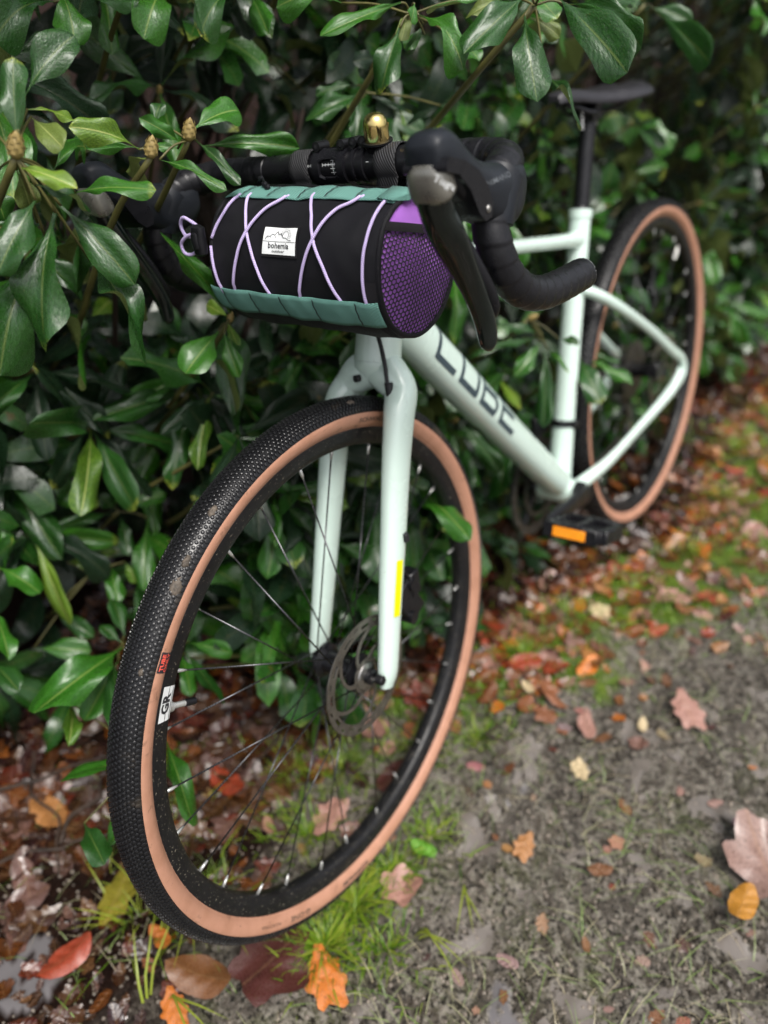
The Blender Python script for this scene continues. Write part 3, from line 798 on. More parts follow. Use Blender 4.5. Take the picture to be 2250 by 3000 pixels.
def pedal(s):
    e = V(math.cos(ca), 0, math.sin(ca)) * .170 * s + V(0, .074 * s, 0)
    tilt = Matrix.Translation(e) @ Matrix.Rotation(R(-22), 4, 'Y') @ Matrix.Rotation(R(0), 4, 'X')
    p_ = MB(); S_ = s
    for x in (-.046, .046): box(p_, (x, .050 * S_, 0), (.0065, .046, .0125), bev=.3)
    for y in (.008, .050, .094): box(p_, (0, y * S_, 0), (.045, .0055, .011), bev=.3)
    box(p_, (0, .1 * S_, 0), (.036, .006, .0125), bev=.4)
    sweep(p_, [(0, -.004 * S_, 0), (0, .09 * S_, 0)], [.0085, .0085], 12, (1, 0, 0))
    for x in (-.046, -.023, .0, .023, .046):
        for y in (.012, .035, .065, .090):
            if abs(x) > .03 or y in (.012, .090):
                for z in (1, -1): sweep(p_, [(x, y * S_, .011 * z), (x, y * S_, .0152 * z)], [.0018, .0014], 6, (1, 0, 0))
    P_ = link('pedal', p_.mesh('pedal', M['black_plastic'], True, 40), CRK, tilt)
    for x in (-.0535, .0535):
        b_ = MB(); box(b_, (x, .050 * S_, 0), (.0016, .027, .0080), bev=.3); b_.build('reflector', M['orange_refl'], P_)
pedal(1); pedal(-1)
cz = MB()
for i, n_ in enumerate((32, 28, 25, 22, 19, 16, 14, 12)): gear(cz, (0, 0, RT), n_ * .00203, n_, -.022 - .0042 * i, .0009, .018)
cz.build('cassette', M['chain'], BIKE, sharp=30)
ch = MB(); yc = -.0430
def link_run(pts):
    L_ = [Vector(p) for p in pts]; acc = []
    for a, b_ in zip(L_[:-1], L_[1:]):
        k_ = max(1, int((b_ - a).length / .0127))
        for i in range(k_): acc.append((a + (b_ - a) * (i / k_), a + (b_ - a) * ((i + 1) / k_)))
    for i, (a, b_) in enumerate(acc):
        d = (b_ - a); box(ch, (a + b_) / 2, (d.length * .52, .0032 if i % 2 else .0022, .0040), Matrix.Rotation(-math.atan2(d.z, d.x), 3, 'Y'))
arcp = [(BB.x + .0935 * math.cos(a), yc - .002, BB.z + .0935 * math.sin(a)) for a in np.linspace(R(88), R(-95), 16)]
link_run([(0, -.032, RT + .045)] + arcp + [(.06, -.034, .205)])
link_run([(.06, -.034, .205), (-.005, -.034, .175), (-.02, -.034, .205), (.012, -.034, .262), (.035, -.034, .285), (.045, -.034, .33), (.03, -.032, RT + .036), (0, -.032, RT + .045)])
ch.build('chain', M['chain'], BIKE)
rd = MB(); box(rd, (-.012, -.055, .315), (.016, .012, .022)); box(rd, (.0, -.060, .285), (.018, .013, .016), Matrix.Rotation(.5, 3, 'Y')); 
for sy in (-.028, -.040): sweep(rd, [(.012, sy, .270), (0, sy, .19)], [(.0012, .010), (.0012, .009)], 10, (0, 1, 0))
sweep(rd, crom([(-.012, -.060, .31), (-.07, -.07, .33), (-.06, -.072, .38), (.0, -.07, .36)], 5), .0025, 8)
RD = rd.build('rear_derailleur', M['steel'], BIKE)
for c in ((.018, -.034, .268), (.0, -.034, .192)):
    q = MB(); gear(q, c, .0215, 11, -.034, .002, .006); q.build('jockey_wheel', M['black_plastic'], RD, sharp=30)
rc = MB(); box(rc, (.07, .052, .385), (.024, .012, .014), Matrix.Rotation(-.2, 3, 'Y')); rc.build('brake_caliper', M['black_metal'], BIKE)

# stem, handlebar --------------------------------------------------
sm = MB()
STC = CRN + AX * (.1492 + .0592)
sweep(sm, [HTT - AX * .001, HTT + AX * .030, STC - AX * .022], [.0235, .0180, .0175], 22)
sweep(sm, [STC - AX * .022, STC + AX * .022], [.0185, .0185], 22)
sweep(sm, [STC, STC + PERP * .045, STC + PERP * .075], [(.0165, .018), (.0150, .0155), (.021, .018)], 20, (0, 1, 0), power=2.6)
STEM = sm.build('stem', M['black_metal'], BIKE, STEER)
def bsub(name, mb, m, par=None, sharp=40, kind=None):
    o = mb.build(name, m, par or HB, None, True, sharp)
    return o
hbm = MB()
sweep(hbm, [(0, -.10, 0), (0, -.09, 0), (0, .09, 0), (0, .112, 0)], [.0145, .0159, .0159, .0150], 28, (1, 0, 0))
HB = link('handlebar', hbm.mesh('handlebar', M['black_metal'], True, 40), BIKE, BARM)
def cyl_map(r_):                 # (u round the bar, v along it) front side
    return lambda u, v: V(math.cos(v / r_) * r_, u, math.sin(v / r_) * r_)
gm = MB(); cm = cyl_map(.0162)
for y0, y1 in ((-.030, -.012), (-.008, .020), (.0495, .053)):
    ribbon(gm, [(y0, .004), (y1, .004)], .0005, cm)
for y in np.arange(-.028, .020, .004): ribbon(gm, [(y, .0025), (y, .0055)], .0005, cm)
for y in (-.020, .006): ribbon(gm, [(y, -.006), (y, .014)], .0006, cm)
for v_ in (-.004, 0, .008, .012): ribbon(gm, [(.003, v_), (.009, v_)], .0005, cm); ribbon(gm, [(-.0225, v_), (-.0175, v_)], .0005, cm)
bsub('scale_marks', gm, M['white_print'], sharp=None)
gl_ = MB(); sweep(gl_, [(0, -.0345, 0), (0, -.0335, 0)], [.0163, .0163], 28, (1, 0, 0)); bsub('green_line', gl_, simple('pale_green', (.25, .55, .35), .5))
# stem face plate: two bands joined above and below a window
fp = MB()
for y in (-.0165, .0165):
    sweep(fp, [(0, y - .0050, 0), (0, y - .0045, 0), (0, y + .0045, 0), (0, y + .0050, 0)], [.0180, .0196, .0196, .0180], 28, (1, 0, 0))
for a0, a1 in ((30, 75), (-75, -28), (90, 270)):
    for i in range(10):
        pass
    gg = []
    for i in range(9):
        a = R(a0 + (a1 - a0) * i / 8)
        for y in (-.0165, .0165):
            for r_ in (.0163, .0192): gg.append((r_ * math.cos(a), y, r_ * math.sin(a)))
    ff = []
    for i in range(8):
        o = 4 * i; ff += [(o + 1, o + 3, o + 7, o + 5), (o, o + 4, o + 6, o + 2), (o, o + 1, o + 5, o + 4), (o + 2, o + 6, o + 7, o + 3)]
    ff += [(0, 2, 3, 1), (32, 33, 35, 34)]
    fp.add(gg, ff)
# rounded window corners
for sy in (-1, 1):
    for sz in (-1, 1):
        a = R(26 if sz > 0 else -24); c_ = V(.0178 * math.cos(a), sy * .0105, .0178 * math.sin(a)); sweep(fp, [c_ + V(0, sy * .002, 0), c_ - V(0, sy * .0045, 0) + V(-.001, 0, sz * .003)], [.0024, .0014], 8, (1, 0, 0))
bsub('face_plate', fp, M['black_plastic'])
for y in (-.0165, .0165, .0300, .0425):
    bo = MB(); r_ = .0042
    sweep(bo, [(-.006, y, .0215), (.012, y, .0215)] if abs(y) < .02 else [(-.005, y, .0225), (.009, y, .0225)], [r_ * 1.25, r_ * 1.25], 14, (0, 1, 0)); 
    lathe(bo, [(.0019, .0008), (.0040, .0004), (.0040, -.004)], c=(.0115 if abs(y) < .02 else .0088, y, .0215 if abs(y) < .02 else .0225), axis='x', n=14)
    B_ = bsub('clamp_bolt', bo, M['black_metal'])
    ho = MB(); lathe(ho, [(0, 0), (.0022, 0)], c=(.0126 if abs(y) < .02 else .0099, y, .0215 if abs(y) < .02 else .0225), axis='x', n=6); ho.build('hex_socket', M['hole'], B_)
# bell
be = MB()
for y, w_ in ((.0310, .0022), (.0425, .0030)):
    sweep(be, [(0, y - w_, 0), (0, y - w_ * .8, 0), (0, y + w_ * .8, 0), (0, y + w_, 0)], [.0172, .0184, .0184, .0172], 28, (1, 0, 0))
bm_ = Matrix.Translation((.002, .0575, .0135)) @ Matrix.Scale(1.08, 4) @ Matrix.Rotation(R(10), 4, 'Y') @ Matrix.Rotation(R(-6), 4, 'X')
bt = MB(); lathe(bt, [(.009, -.003), (.0105, .001), (.0115, .003), (.0092, .0035), (.0145, .0062), (.0147, .0080), (.0125, .0082), (.0, .0084)], axis='z', n=32)
be.add([bm_ @ Vector(v) for v in bt.v], bt.f)
box(be, (0, .048, .0175), (.008, .008, .004))
BEL = bsub('bell', be, M['black_plastic'])
dm = MB(); lathe(dm, [(.0108, .0076), (.0116, .0078), (.0119, .0095), (.0116, .021), (.0108, .0260), (.0085, .0298), (.005, .0318), (0, .0324)], axis='z', n=40)
dm.build('bell_dome', M['brass'], BEL, bm_)
stc = MB(); sweep(stc, crom([(.0, 0, .008), (-.012, .003, .012), (-.0145, .004, .020)], 4), .0012, 8, (0, 1, 0)); stc.build('bell_striker', M['brass'], BEL, bm_)

def tapef(pitch, step, sgn):
    def f(L_, th):
        x = (L_ / pitch + sgn * th / (2 * math.pi)) % 1.0
        return 1 + step * (x if x < .93 else (1 - x) / .07 * .93) 
    return f
DROP = [(0, .098, 0), (0, .130, 0), (0, .165, 0), (.002, .188, -.001), (.014, .206, -.003), (.034, .2145, -.007), (.058, .2175, -.017), (.075, .2205, -.036), (.0795, .2255, -.062), (.070, .230, -.090), (.046, .2335, -.112), (.012, .236, -.1245), (-.030, .238, -.1285), (-.083, .240, -.1295)]
for s in (1, -1):
    pp = crom([(x, y * s, z) for x, y, z in DROP], 22)
    L_ = 0; rad = []
    for i, p in enumerate(pp):
        rad.append(.0163 if i > 12 else .0158)
    t_ = MB(); sweep(t_, pp, rad, 28, (0, 0, 1), rfun=tapef(.0165, .055, s), transport=True)
    T_ = bsub('bar_tape', t_, M['tape'], sharp=None)
    e = Vector(pp[-1]); d = (e - Vector(pp[-4])).normalized()
    pl = MB(); sweep(pl, [e - d * .001, e + d * .0016], [.0168, .0160], 24, (0, 0, 1)); pl.build('end_plug_ring', M['white_print'], T_)
    pl = MB(); sweep(pl, [e + d * .0012, e + d * .0034], [.0150, .0120], 24, (0, 0, 1)); pl.build('end_plug', M['black_plastic'], T_)
    # brake hood -------------------------------------------------
    Y = lambda y: y * s
    secs = [(.026, .2150, -.020, .0185, .0200), (.036, .2165, -.024, .0200, .0255), (.052, .2185, -.027, .0212, .0275), (.070, .2195, -.0255, .0208, .0280), (.088, .2190, -.0205, .0196, .0260), (.106, .2180, -.012, .0188, .0240),
            (.122, .2168, -.001, .0186, .0238), (.138, .2160, .011, .0186, .0245), (.150, .2155, .0175, .0186, .0205), (.162, .2150, .0205, .0172, .0150), (.1675, .2150, .0200, .0135, .0095), (.1690, .2150, .0198, .004, .004)]
    hp = crom(secs, 4); vv = []; ff = []; n = 28
    for x, y, z, w_, h_ in hp:
        for k_ in range(n):
            a = 2 * math.pi * k_ / n; c, sn = math.cos(a), math.sin(a)
            fr_ = max(0, min(1, (x - .105) / .045)); pw = .74 - .34 * fr_
            yy = math.copysign(abs(c) ** pw, c) * w_ * (1 - (.16 + .20 * fr_) * max(0, sn) ** 2); zz = math.copysign(abs(sn) ** pw, sn) * h_
            # sections tip forward at the front horn
            tip = max(0, (x - .10) / .06); vv.append((x + zz * .10 * tip, Y(y) + yy, z + zz))
    for i in range(len(hp) - 1):
        for k_ in range(n):
            l = (k_ + 1) % n; ff.append((i * n + k_, (i + 1) * n + k_, (i + 1) * n + l, i * n + l))
    ff += [tuple(range(n)), tuple((len(hp) - 1) * n + k_ for k_ in range(n))[::-1]]
    h_ = MB(); h_.add(vv, ff)
    # wrap where the rubber runs round the bar
    sweep(h_, [(.050, Y(.2185), -.012), (.068, Y(.2200), -.030), (.074, Y(.2225), -.050)], [.0215, .0222, .0185], 22, (0, 1, 0))
    HO = bsub('brake_hood', h_, M['hood'])
    cr = MB()
    sweep(cr, [(x + .0006, Y(y), z) for x, y, z in ((.1365, .216, .0105), (.1385, .216, .0105))], [(.0198, .0243), (.0198, .0243)], 28, (0, 1, 0), power=2.4)
    br_ = MB()
    poly = [(.1685, .012), (.164, .0185), (.140, .013), (.120, .003), (.106, -.010), (.098, -.026), (.1015, -.0365), (.112, -.038), (.122, -.030), (.134, -.010), (.150, .004), (.1685, .0085)]
    if s > 0: prism(br_, poly, .1975, .2375)
    else: prism(br_, poly, -.2375, -.1975)
    BRK = br_.build('pivot_bracket', M['black_plastic'], HO, sharp=30)
    if True:
        pv = MB(); lathe(pv, [(0, .0012 * s), (.0026, .0012 * s), (.0034, .0004 * s), (.0034, -.001 * s)], c=(.1075, Y(.2377), -.0290), axis='y', n=16); pv.build('pivot_screw', M['steel'], BRK)
    LB = [(0,)*5, (0,)*5, (.1560, .2150, -.0100, .0158, .0110), (.1505, .2150, -.0230, .0160, .0115), (.1425, .2165, -.0420, .0180, .0105), (.1290, .2175, -.0640, .0158, .0092), (.1165, .2190, -.0840, .0130, .0086), (.1070, .2200, -.1020, .0118, .0082), (.1005, .2212, -.1180, .0112, .0078), (.0965, .2220, -.1320, .0104, .0075), (.0955, .2226, -.1450, .0092, .0070), (.0955, .2228, -.1510, .0076, .0060), (.0948, .2230, -.1555, .0034, .0026)]
    lp = crom([(a_, Y(b_), c_, d_, e_) for a_, b_, c_, d_, e_ in LB[2:]], 5)
    le = MB(); sweep(le, lp, [(p[3], p[4]) for p in lp], 24, (0, 1, 0), rfun=lambda L_, th: 1 + .10 * max(0, math.cos(th - 1.9)) ** 6 - .05 * max(0, math.cos(th - 1.1)) ** 4)
    LEV = bsub('brake_lever', le, M['lever'])
    np_ = MB(); cp = crom([(.1380, Y(.2145), .0100, .0150, .0100), (.1480, Y(.2145), .0065, .0168, .0122), (.1580, Y(.2145), .0020, .0170, .0125), (.1660, Y(.2145), -.0030, .0150, .0110), (.1705, Y(.2145), -.0060, .0100, .0070), (.1715, Y(.2145), -.0066, .002, .002)], 4)
    np_ = MB()
    cp = crom([(.1525, Y(.2165), -.0130, .0165, .0100), (.1540, Y(.2160), -.0100, .0182, .0125), (.1570, Y(.2155), -.0030, .0185, .0130), (.1580, Y(.2155), .0080, .0180, .0125), (.1575, Y(.2155), .0100, .0150, .0090), (.1570, Y(.2155), .0105, .002, .002)], 4)
    sweep(np_, cp, [(p[3], p[4]) for p in cp], 26, (0, 1, 0), power=2.9)
    NPL = np_.build('name_plate', M['silver'], LEV)
    sh = MB(); q_ = crom([(.132, Y(.2190), -.040, .0050, .0080), (.120, Y(.2200), -.060, .0080, .0085), (.108, Y(.2215), -.082, .0115, .0080), (.098, Y(.2235), -.102, .0120, .0070), (.091, Y(.2245), -.118, .0100, .006), (.088, Y(.2250), -.128, .003, .002)], 5)
    sweep(sh, q_, [(p[3], p[4]) for p in q_], 16, (0, 1, 0)); bsub('shift_paddle', sh, M['black_plastic'])
    if s > 0:
        NP_POS = NPL; HO_L = HO; LEV_L = LEV
# raised lettering laid onto the real surface by ray casting
def lay_on(target, text, size, o, u, v, name, m, bold=0.0, sx=1.0, lift=.0003, shear=0):
    me = target.data; bv = BVHTree.FromPolygons([x.co.copy() for x in me.vertices], [tuple(p.vertices) for p in me.polygons])
    o, u, v = Vector(o), Vector(u).normalized(), Vector(v).normalized(); n_ = u.cross(v).normalized()
    def fn(x, y):
        p = o + u * x + v * y
        h = bv.ray_cast(p + n_ * .03, -n_)
        return (h[0] if h[0] else p) + n_ * lift
    return lettering(text, size, fn, name, m, target, None, bold, sx, shear=shear)
lay_on(HO_L, 'SHIMANO', .0062, (.088, .24, -.0095), (-1, 0, .04), (.04, 0, 1), 'hood_lettering', simple('moulded_grey', (.10, .11, .12), .5), .00002, 1.7)
lay_on(NP_POS, 'Tiagra', .0078, (.1625, .2310, .0000), (-.696, .522, -.5), (-.4, .3, .87), 'plate_lettering', M['white_print'], .00005, 1.05)
# ------------------------------------------------------------------ handlebar bag (a roll strapped under the bar)
BAG = bpy.data.objects.new('handlebar_bag', None); COL.objects.link(BAG)
BC = Matrix.Translation((.0580, 0, -.0813)) @ Matrix.Rotation(.0143, 4, 'Z') @ Matrix.Rotation(-.0523, 4, 'X')
BAG.matrix_world = ROOT @ BARM @ BC
tag(BAG, 'black roll bag with teal webbing, lavender cord and purple net end under the handlebar', 'handlebar bag')
BRD = .0739; Y0, Y1 = -.0845, .1271
def bulge(y):                       # slightly pinched towards the ends, with slack cloth
    t = (y - Y0) / (Y1 - Y0)
    return 1 - .035 * (2 * t - 1) ** 6 + .006 * math.sin(9 * t + 1) 
def bag_pt(y, deg, off=0.0):
    a = R(deg); wr = .0019 * noise.noise(Vector((y * 26, math.cos(a) * 1.6, math.sin(a) * 1.6))) + .0009 * noise.noise(Vector((y * 75, math.cos(a) * 4, math.sin(a) * 4)))
    r_ = BRD * bulge(y) + wr + off
    flat = 1 - .05 * max(0, math.sin(a)) ** 6
    return Vector((r_ * math.cos(a), y, r_ * math.sin(a) * flat))
def bag_patch(mb, y0, y1, d0, d1, off, ny=30, nd=8, offf=None, thick=0):
    g = []; uv = []
    for i in range(ny + 1):
        y = y0 + (y1 - y0) * i / ny
        for j in range(nd + 1):
            d = d0 + (d1 - d0) * j / nd
            o = off + (offf(y, j / nd) if offf else 0)
            g.append(bag_pt(y, d, o)); uv.append((y, R(d) * BRD))
    fs = [(i * (nd + 1) + j, i * (nd + 1) + j + 1, (i + 1) * (nd + 1) + j + 1, (i + 1) * (nd + 1) + j) for i in range(ny) for j in range(nd)]
    mb.add(g, fs, uv)
    return mb
b_ = MB(); bag_patch(b_, Y0, Y1, 0, 360, 0, 70, 120)
BODY = b_.build('bag_body', M['bag_black'], BAG, sharp=None)
# ends
for y, nm, m_, s in ((Y1, 'end_panel', M['bag_purple'], 1), (Y0, 'end_panel', M['bag_black'], -1)):
    e = MB(); g = []; uv = []; nr, na = 10, 60
    for i in range(nr + 1):
        for k_ in range(na):
            a = 2 * math.pi * k_ / na; q = i / nr; r_ = BRD * bulge(y) * q * .985
            dome = .006 * (1 - q ** 2.5) + .0015 * noise.noise(Vector((q * 3 * math.cos(a), q * 3 * math.sin(a), 4.2)))
            flat = 1 - .05 * max(0, math.sin(a)) ** 6
            g.append((r_ * math.cos(a), y + s * dome, r_ * math.sin(a) * flat)); uv.append((r_ * math.cos(a), r_ * math.sin(a)))
    fs = [(i * na + k_, i * na + (k_ + 1) % na, (i + 1) * na + (k_ + 1) % na, (i + 1) * na + k_) for i in range(nr) for k_ in range(na)]
    e.add(g, fs, uv); e.build(nm, m_, BAG, sharp=None)
def cap_pt(x, z, off=0):
    q = min(1, math.hypot(x, z) / (BRD * bulge(Y1) * .985)); a = math.atan2(z, x)
    return Vector((x, Y1 + .006 * (1 - q ** 2.5) + .0015 * noise.noise(Vector((q * 3 * math.cos(a), q * 3 * math.sin(a), 4.2))) + off, z))
for y in (Y1 + .0005, Y0 - .0005):
    pi_ = MB(); pts = [bag_pt(y, d, -.0012) for d in range(0, 360, 6)]
    sweep(pi_, pts, [.0028] * len(pts), 10, (0, 1, 0), closed=True); pi_.build('piping', M['bag_black'], BODY)
# side seam binding next to the left end
sb = MB(); bag_patch(sb, Y1 - .012, Y1 - .001, 62, 360 - 40 + 40, .0008, 3, 90, lambda y, t: 0); sb.build('seam_binding', M['hem'], BODY)
# net pocket on the left end
HX = lambda x: .0304 + .247 * x      # lower edge of the hem band
net = MB(); A_ = .0058; th_ = .00056; Rn = BRD * .965
def net_off(x, z): return .0012 + .0005 * math.sin(x * 60)
c_h = A_ * .866
rowsn = int(.16 / (c_h)) ; edges = set()
def inn(x, z): return math.hypot(x, z) < Rn and z < HX(x)
r3 = A_ / math.sqrt(3)
for j in range(-30, 31):
    for i in range(-30, 31):
        cx = i * A_ + (j % 2) * A_ / 2; cz_ = j * c_h * .86
        for k_ in range(3):
            a0, a1 = R(90 + 60 * k_), R(150 + 60 * k_)
            p0 = (cx + r3 * math.cos(a0), cz_ + r3 * .86 * math.sin(a0)); p1 = (cx + r3 * math.cos(a1), cz_ + r3 * .86 * math.sin(a1))
            if not (inn(*p0) and inn(*p1)): continue
            P0, P1 = cap_pt(*p0, net_off(*p0)), cap_pt(*p1, net_off(*p1))
            d = (P1 - P0).normalized(); n1 = d.cross(V(0, 1, 0)).normalized() * (th_ * 1.45); n2 = V(0, th_, 0)
            net.add([P0 + n1, P0 + n2, P0 - n1, P1 + n1, P1 + n2, P1 - n1], [(0, 1, 4, 3), (1, 2, 5, 4), (2, 0, 3, 5)])
net.build('net_pocket', M['net'], BAG, kind=None) if False else link('net_pocket', net.mesh('net_pocket', M['net'], True), BAG)
hm = MB(); g = []; uv = []
for i in range(25):
    t = i / 24
    for j in range(4):
        x = -.0625 + .1230 * t; z = HX(x) + .0085 * j / 3 - .0005
        lim = math.sqrt(max(0, (BRD * .99) ** 2 - z * z)); x = max(-lim, min(lim, x))
        g.append(cap_pt(x, z, .0036 + .0006 * math.sin(j * 1.05))); uv.append((x, z))
hm.add(g, [(i * 4 + j, (i + 1) * 4 + j, (i + 1) * 4 + j + 1, i * 4 + j + 1) for i in range(24) for j in range(3)], uv)
hm.build('pocket_hem', M['hem'], BAG, sharp=None)
# webbing daisy chains
def daisy(stops):
    def f(y, t):
        for a, b__ in zip(stops[:-1], stops[1:]):
            if a <= y <= b__: return .0011 * math.sin(math.pi * (y - a) / (b__ - a)) ** .7
        return 0
    return f
TOPS = [-.0860, -.062, -.028, .012, .047, .083, .1275]; BOTS = [-.096, -.074, -.036, .0055, .0480, .100, .1250]
for nm, y0, y1, d0, d1, stp in (('upper_webbing', -.086, .1275, 62.5, 84.0, TOPS), ('lower_webbing', -.0945, .1255, -15.0, -38.0, BOTS)):
    w_ = MB(); bag_patch(w_, y0, y1, d0, d1, .0016, 110, 6, daisy(stp)); WB = w_.build(nm, M['webbing'], BAG, sharp=None)
    md = WB.modifiers.new('s', 'SOLIDIFY'); md.thickness = .0011; md.offset = 1
    for y in stp[1:-1]:
        stt = MB()
        ribbon(stt, [(y, d0 + (2 if d1 > d0 else -2)), (y, d1 + (-2 if d1 > d0 else 2))], .0010, lambda u, v: bag_pt(u, v, .0030)) if False else None
        g = []
        for k_ in range(9):
            d = d0 + (d1 - d0) * (.06 + .88 * k_ / 8)
            for dy in (-.0007, .0007): g.append(bag_pt(y + dy + .0006 * math.sin(k_ * 2.1), d, .0032))
        stt.add(g, [(2 * k_, 2 * k_ + 1, 2 * k_ + 3, 2 * k_ + 2) for k_ in range(8)])
        stt.build('stitching', M['ink'], WB, sharp=None)
# folded end of the upper webbing over the left end
fe = MB(); q = [bag_pt(.1270, 62.5, .0035), bag_pt(.1270, 84, .0035)]
fe.add([q[0], q[1], V(.003, .1395, .0700), V(.018, .1335, .0625), bag_pt(.110, 62.5, .004), bag_pt(.110, 84, .004)], [(4, 5, 1, 0), (0, 1, 2, 3)], [(0, 0), (0, .03), (.014, .03), (.01, 0), (-.02, 0), (-.02, .03)])
o = fe.build('webbing_end', M['webbing'], BAG, sharp=None); md = o.modifiers.new('s', 'SOLIDIFY'); md.thickness = .0012
# cord
CORDS = [[(-.0660, 66), (-.0700, 55), (-.0750, 40), (-.0835, 24)],
         [(-.0835, 18), (-.0795, 1.7), (-.0757, -20)],
         [(-.0533, 68), (-.0515, 60), (-.0395, 42.2), (-.0278, 22.8), (-.0159, 1.6), (-.0042, -21)],
         [(-.0025, 68), (-.0055, 60), (-.0181, 48.2), (-.0321, 29), (-.0445, 8.1), (-.0590, -21)],
         [(.0300, 69), (.0320, 62), (.0449, 44.5), (.0557, 25.9), (.0695, 7.4), (.0860, -21)],
         [(.0895, 69), (.0855, 61), (.0711, 50.6), (.0576, 30.5), (.0442, 7.7), (.0305, -21)],
         [(.1180, 69), (.1174, 62), (.1158, 44.9), (.1144, 25.2), (.1133, 5.3), (.114, -21)]]
for i, c in enumerate(CORDS):
    pp = crom(c, 8); mid = len(pp) / 2
    lift = .0022 if i not in (3, 5) else .0034
    P_ = [bag_pt(y, d, lift if 3 < k_ < len(pp) - 3 else .0018) for k_, (y, d) in enumerate(pp)]
    cm_ = MB(); sweep(cm_, P_, [.0016] * len(P_), 10, (0, 1, 0), transport=True); cm_.build('bungee_cord', M['cord'], BAG, sharp=None)
# cord lock with its two loops at the right end
LK = bag_pt(-.089, 22, .008)
for pts in ([(0, 0, .010), (.004, -.008, .018), (.004, -.020, .022), (.002, -.028, .014), (.002, -.024, .004), (.003, -.012, .003), (.004, -.002, .006)],
            [(.002, -.004, .006), (.004, -.018, .004), (.004, -.030, -.004), (.003, -.030, -.014), (.002, -.020, -.016), (0, -.006, -.008)]):
    P_ = [LK + Vector(p) for p in pts]; P_ = crom([tuple(p) for p in P_], 8)
    cm_ = MB(); sweep(cm_, P_, [.00185] * len(P_), 10, (1, 0, 0), transport=True); cm_.build('cord_loop', M['cord'], BAG, sharp=None)
ck = MB(); sweep(ck, [LK + V(.004, -.003, -.0155), LK + V(.004, -.0025, -.013), LK + V(.005, -.002, 0), LK + V(.004, -.0015, .013), LK + V(.004, -.001, .0155)], [(.004, .003), (.0080, .0055), (.0088, .0062), (.0080, .0055), (.004, .003)], 20, (0, 1, 0), power=2.4)
CK = ck.build('cord_lock', M['black_plastic'], BAG)
cb = MB(); sweep(cb, [LK + V(.0085, -.002, -.009), LK + V(.0105, -.002, -.007), LK + V(.0112, -.002, 0), LK + V(.0105, -.002, .007), LK + V(.0085, -.002, .009)], [(.002, .001), (.0042, .002), (.0048, .0022), (.0042, .002), (.002, .001)], 14, (0, 1, 0)); cb.build('lock_button', M['black_plastic'], CK)
# zip with its pull on top
zp = MB(); bag_patch(zp, Y0 + .004, Y1 - .004, 92, 100, .0008, 40, 2); zp.build('zip', M['black_plastic'], BAG)
zq = MB()
for p0, p1, r_ in (((-.056, 88), (-.061, 84), .0016),): pass
a_ = bag_pt(-.068, 90, .004); pts = [a_, a_ + V(.003, .008, .0045), a_ + V(.008, .016, .004), a_ + V(.014, .021, .001), a_ + V(.017, .028, -.001)]
sweep(zq, crom([tuple(p) for p in pts], 5), [.0013] * 21, 8, (0, 0, 1))
for p in (pts[1], pts[3] + V(0, .001, 0), pts[4]): 
    lathe(zq, [(0, -.0035), (.0030, -.002), (.0034, 0), (.0030, .002), (0, .0035)], c=tuple(p), n=10)
zq.build('zip_pull', M['black_plastic'], BAG)
# D ring at the left end
rg = MB(); c = V(-.015, .1335, .0600); pts = [c + V(.0105 * math.cos(a), .0015 * math.sin(2 * a) + .003, .0115 * math.sin(a)) for a in np.linspace(0, 2 * math.pi, 28, endpoint=False)]
sweep(rg, pts, [.0018] * 28, 8, (0, 1, 0), closed=True); rg.build('d_ring', M['black_metal'], BAG)
# straps round the handlebar, in bar coordinates brought into the bag's
BI = BC.inverted()
for y0, y1, m_ in ((-.0535, -.0275, M['strap']), (.0605, .0865, M['strap'])):
    q = MB(); g = []; uv = []; na = 44
    ring = [V(.0182 * math.cos(R(a)), 0, .0182 * math.sin(R(a))) for a in range(-150, 131, 7)]
    path = [V(-.014, 0, -.040)] + ring[0:0] + [V(.018 * math.cos(R(a)), 0, .018 * math.sin(R(a))) for a in range(-60, 200, 8)] + [V(-.016, 0, -.045)]
    path = [V(.022, 0, -.034)] + [V(.0180 * math.cos(R(a)), 0, .0180 * math.sin(R(a))) for a in range(-40, 216, 8)] + [V(-.006, 0, -.045)]
    L_ = 0
    for i, p in enumerate(path):
        if i: L_ += (p - path[i - 1]).length
        for j in range(5):
            g.append(BI @ V(p.x, y0 + (y1 - y0) * j / 4, p.z)); uv.append((L_, y0 + (y1 - y0) * j / 4))
    q.add(g, [(i * 5 + j, i * 5 + j + 1, (i + 1) * 5 + j + 1, (i + 1) * 5 + j) for i in range(len(path) - 1) for j in range(4)], uv)
    S_ = q.build('bar_strap', m_, BAG, sharp=None); md = S_.modifiers.new('s', 'SOLIDIFY'); md.thickness = .0012; md.offset = 1
# sewn patch
def pm(off): return lambda u, v: bag_pt(.0125 + u, 24.8 + math.degrees(v / BRD), off)
pt = MB(); bag_patch(pt, -.0105, .0355, 13.2, 36.4, .0016, 12, 8); PB = pt.build('patch_border', M['hem'], BAG, sharp=None)
pt = MB(); bag_patch(pt, -.0084, .0334, 15.0, 34.6, .0021, 12, 8); PW = pt.build('patch', M['patch'], PB, sharp=None)
f = pm(.0026)
pl_ = MB(); ribbon(pl_, [(-.0205, -.0008), (.0205, -.0008)], .0004, f)
ribbon(pl_, [(-.018, .0008), (-.0155, .0040), (-.0125, .0038), (-.0095, .0062), (-.0068, .0052), (-.0035, .0090), (-.0015, .0062), (.0015, .0070), (.0045, .0030), (.0080, .0030), (.0120, .0010), (.0155, .0006)], .0005, f)
for a, b__ in (((-.0122, .0036), (-.0098, .0020)), ((-.0066, .005), (-.0048, .0025)), ((-.0033, .0085), (-.0008, .0035)), ((.0015, .0066), (.0035, .0025)), ((-.0155, .0038), (-.0140, .0020))): ribbon(pl_, [a, b__], .0003, f)
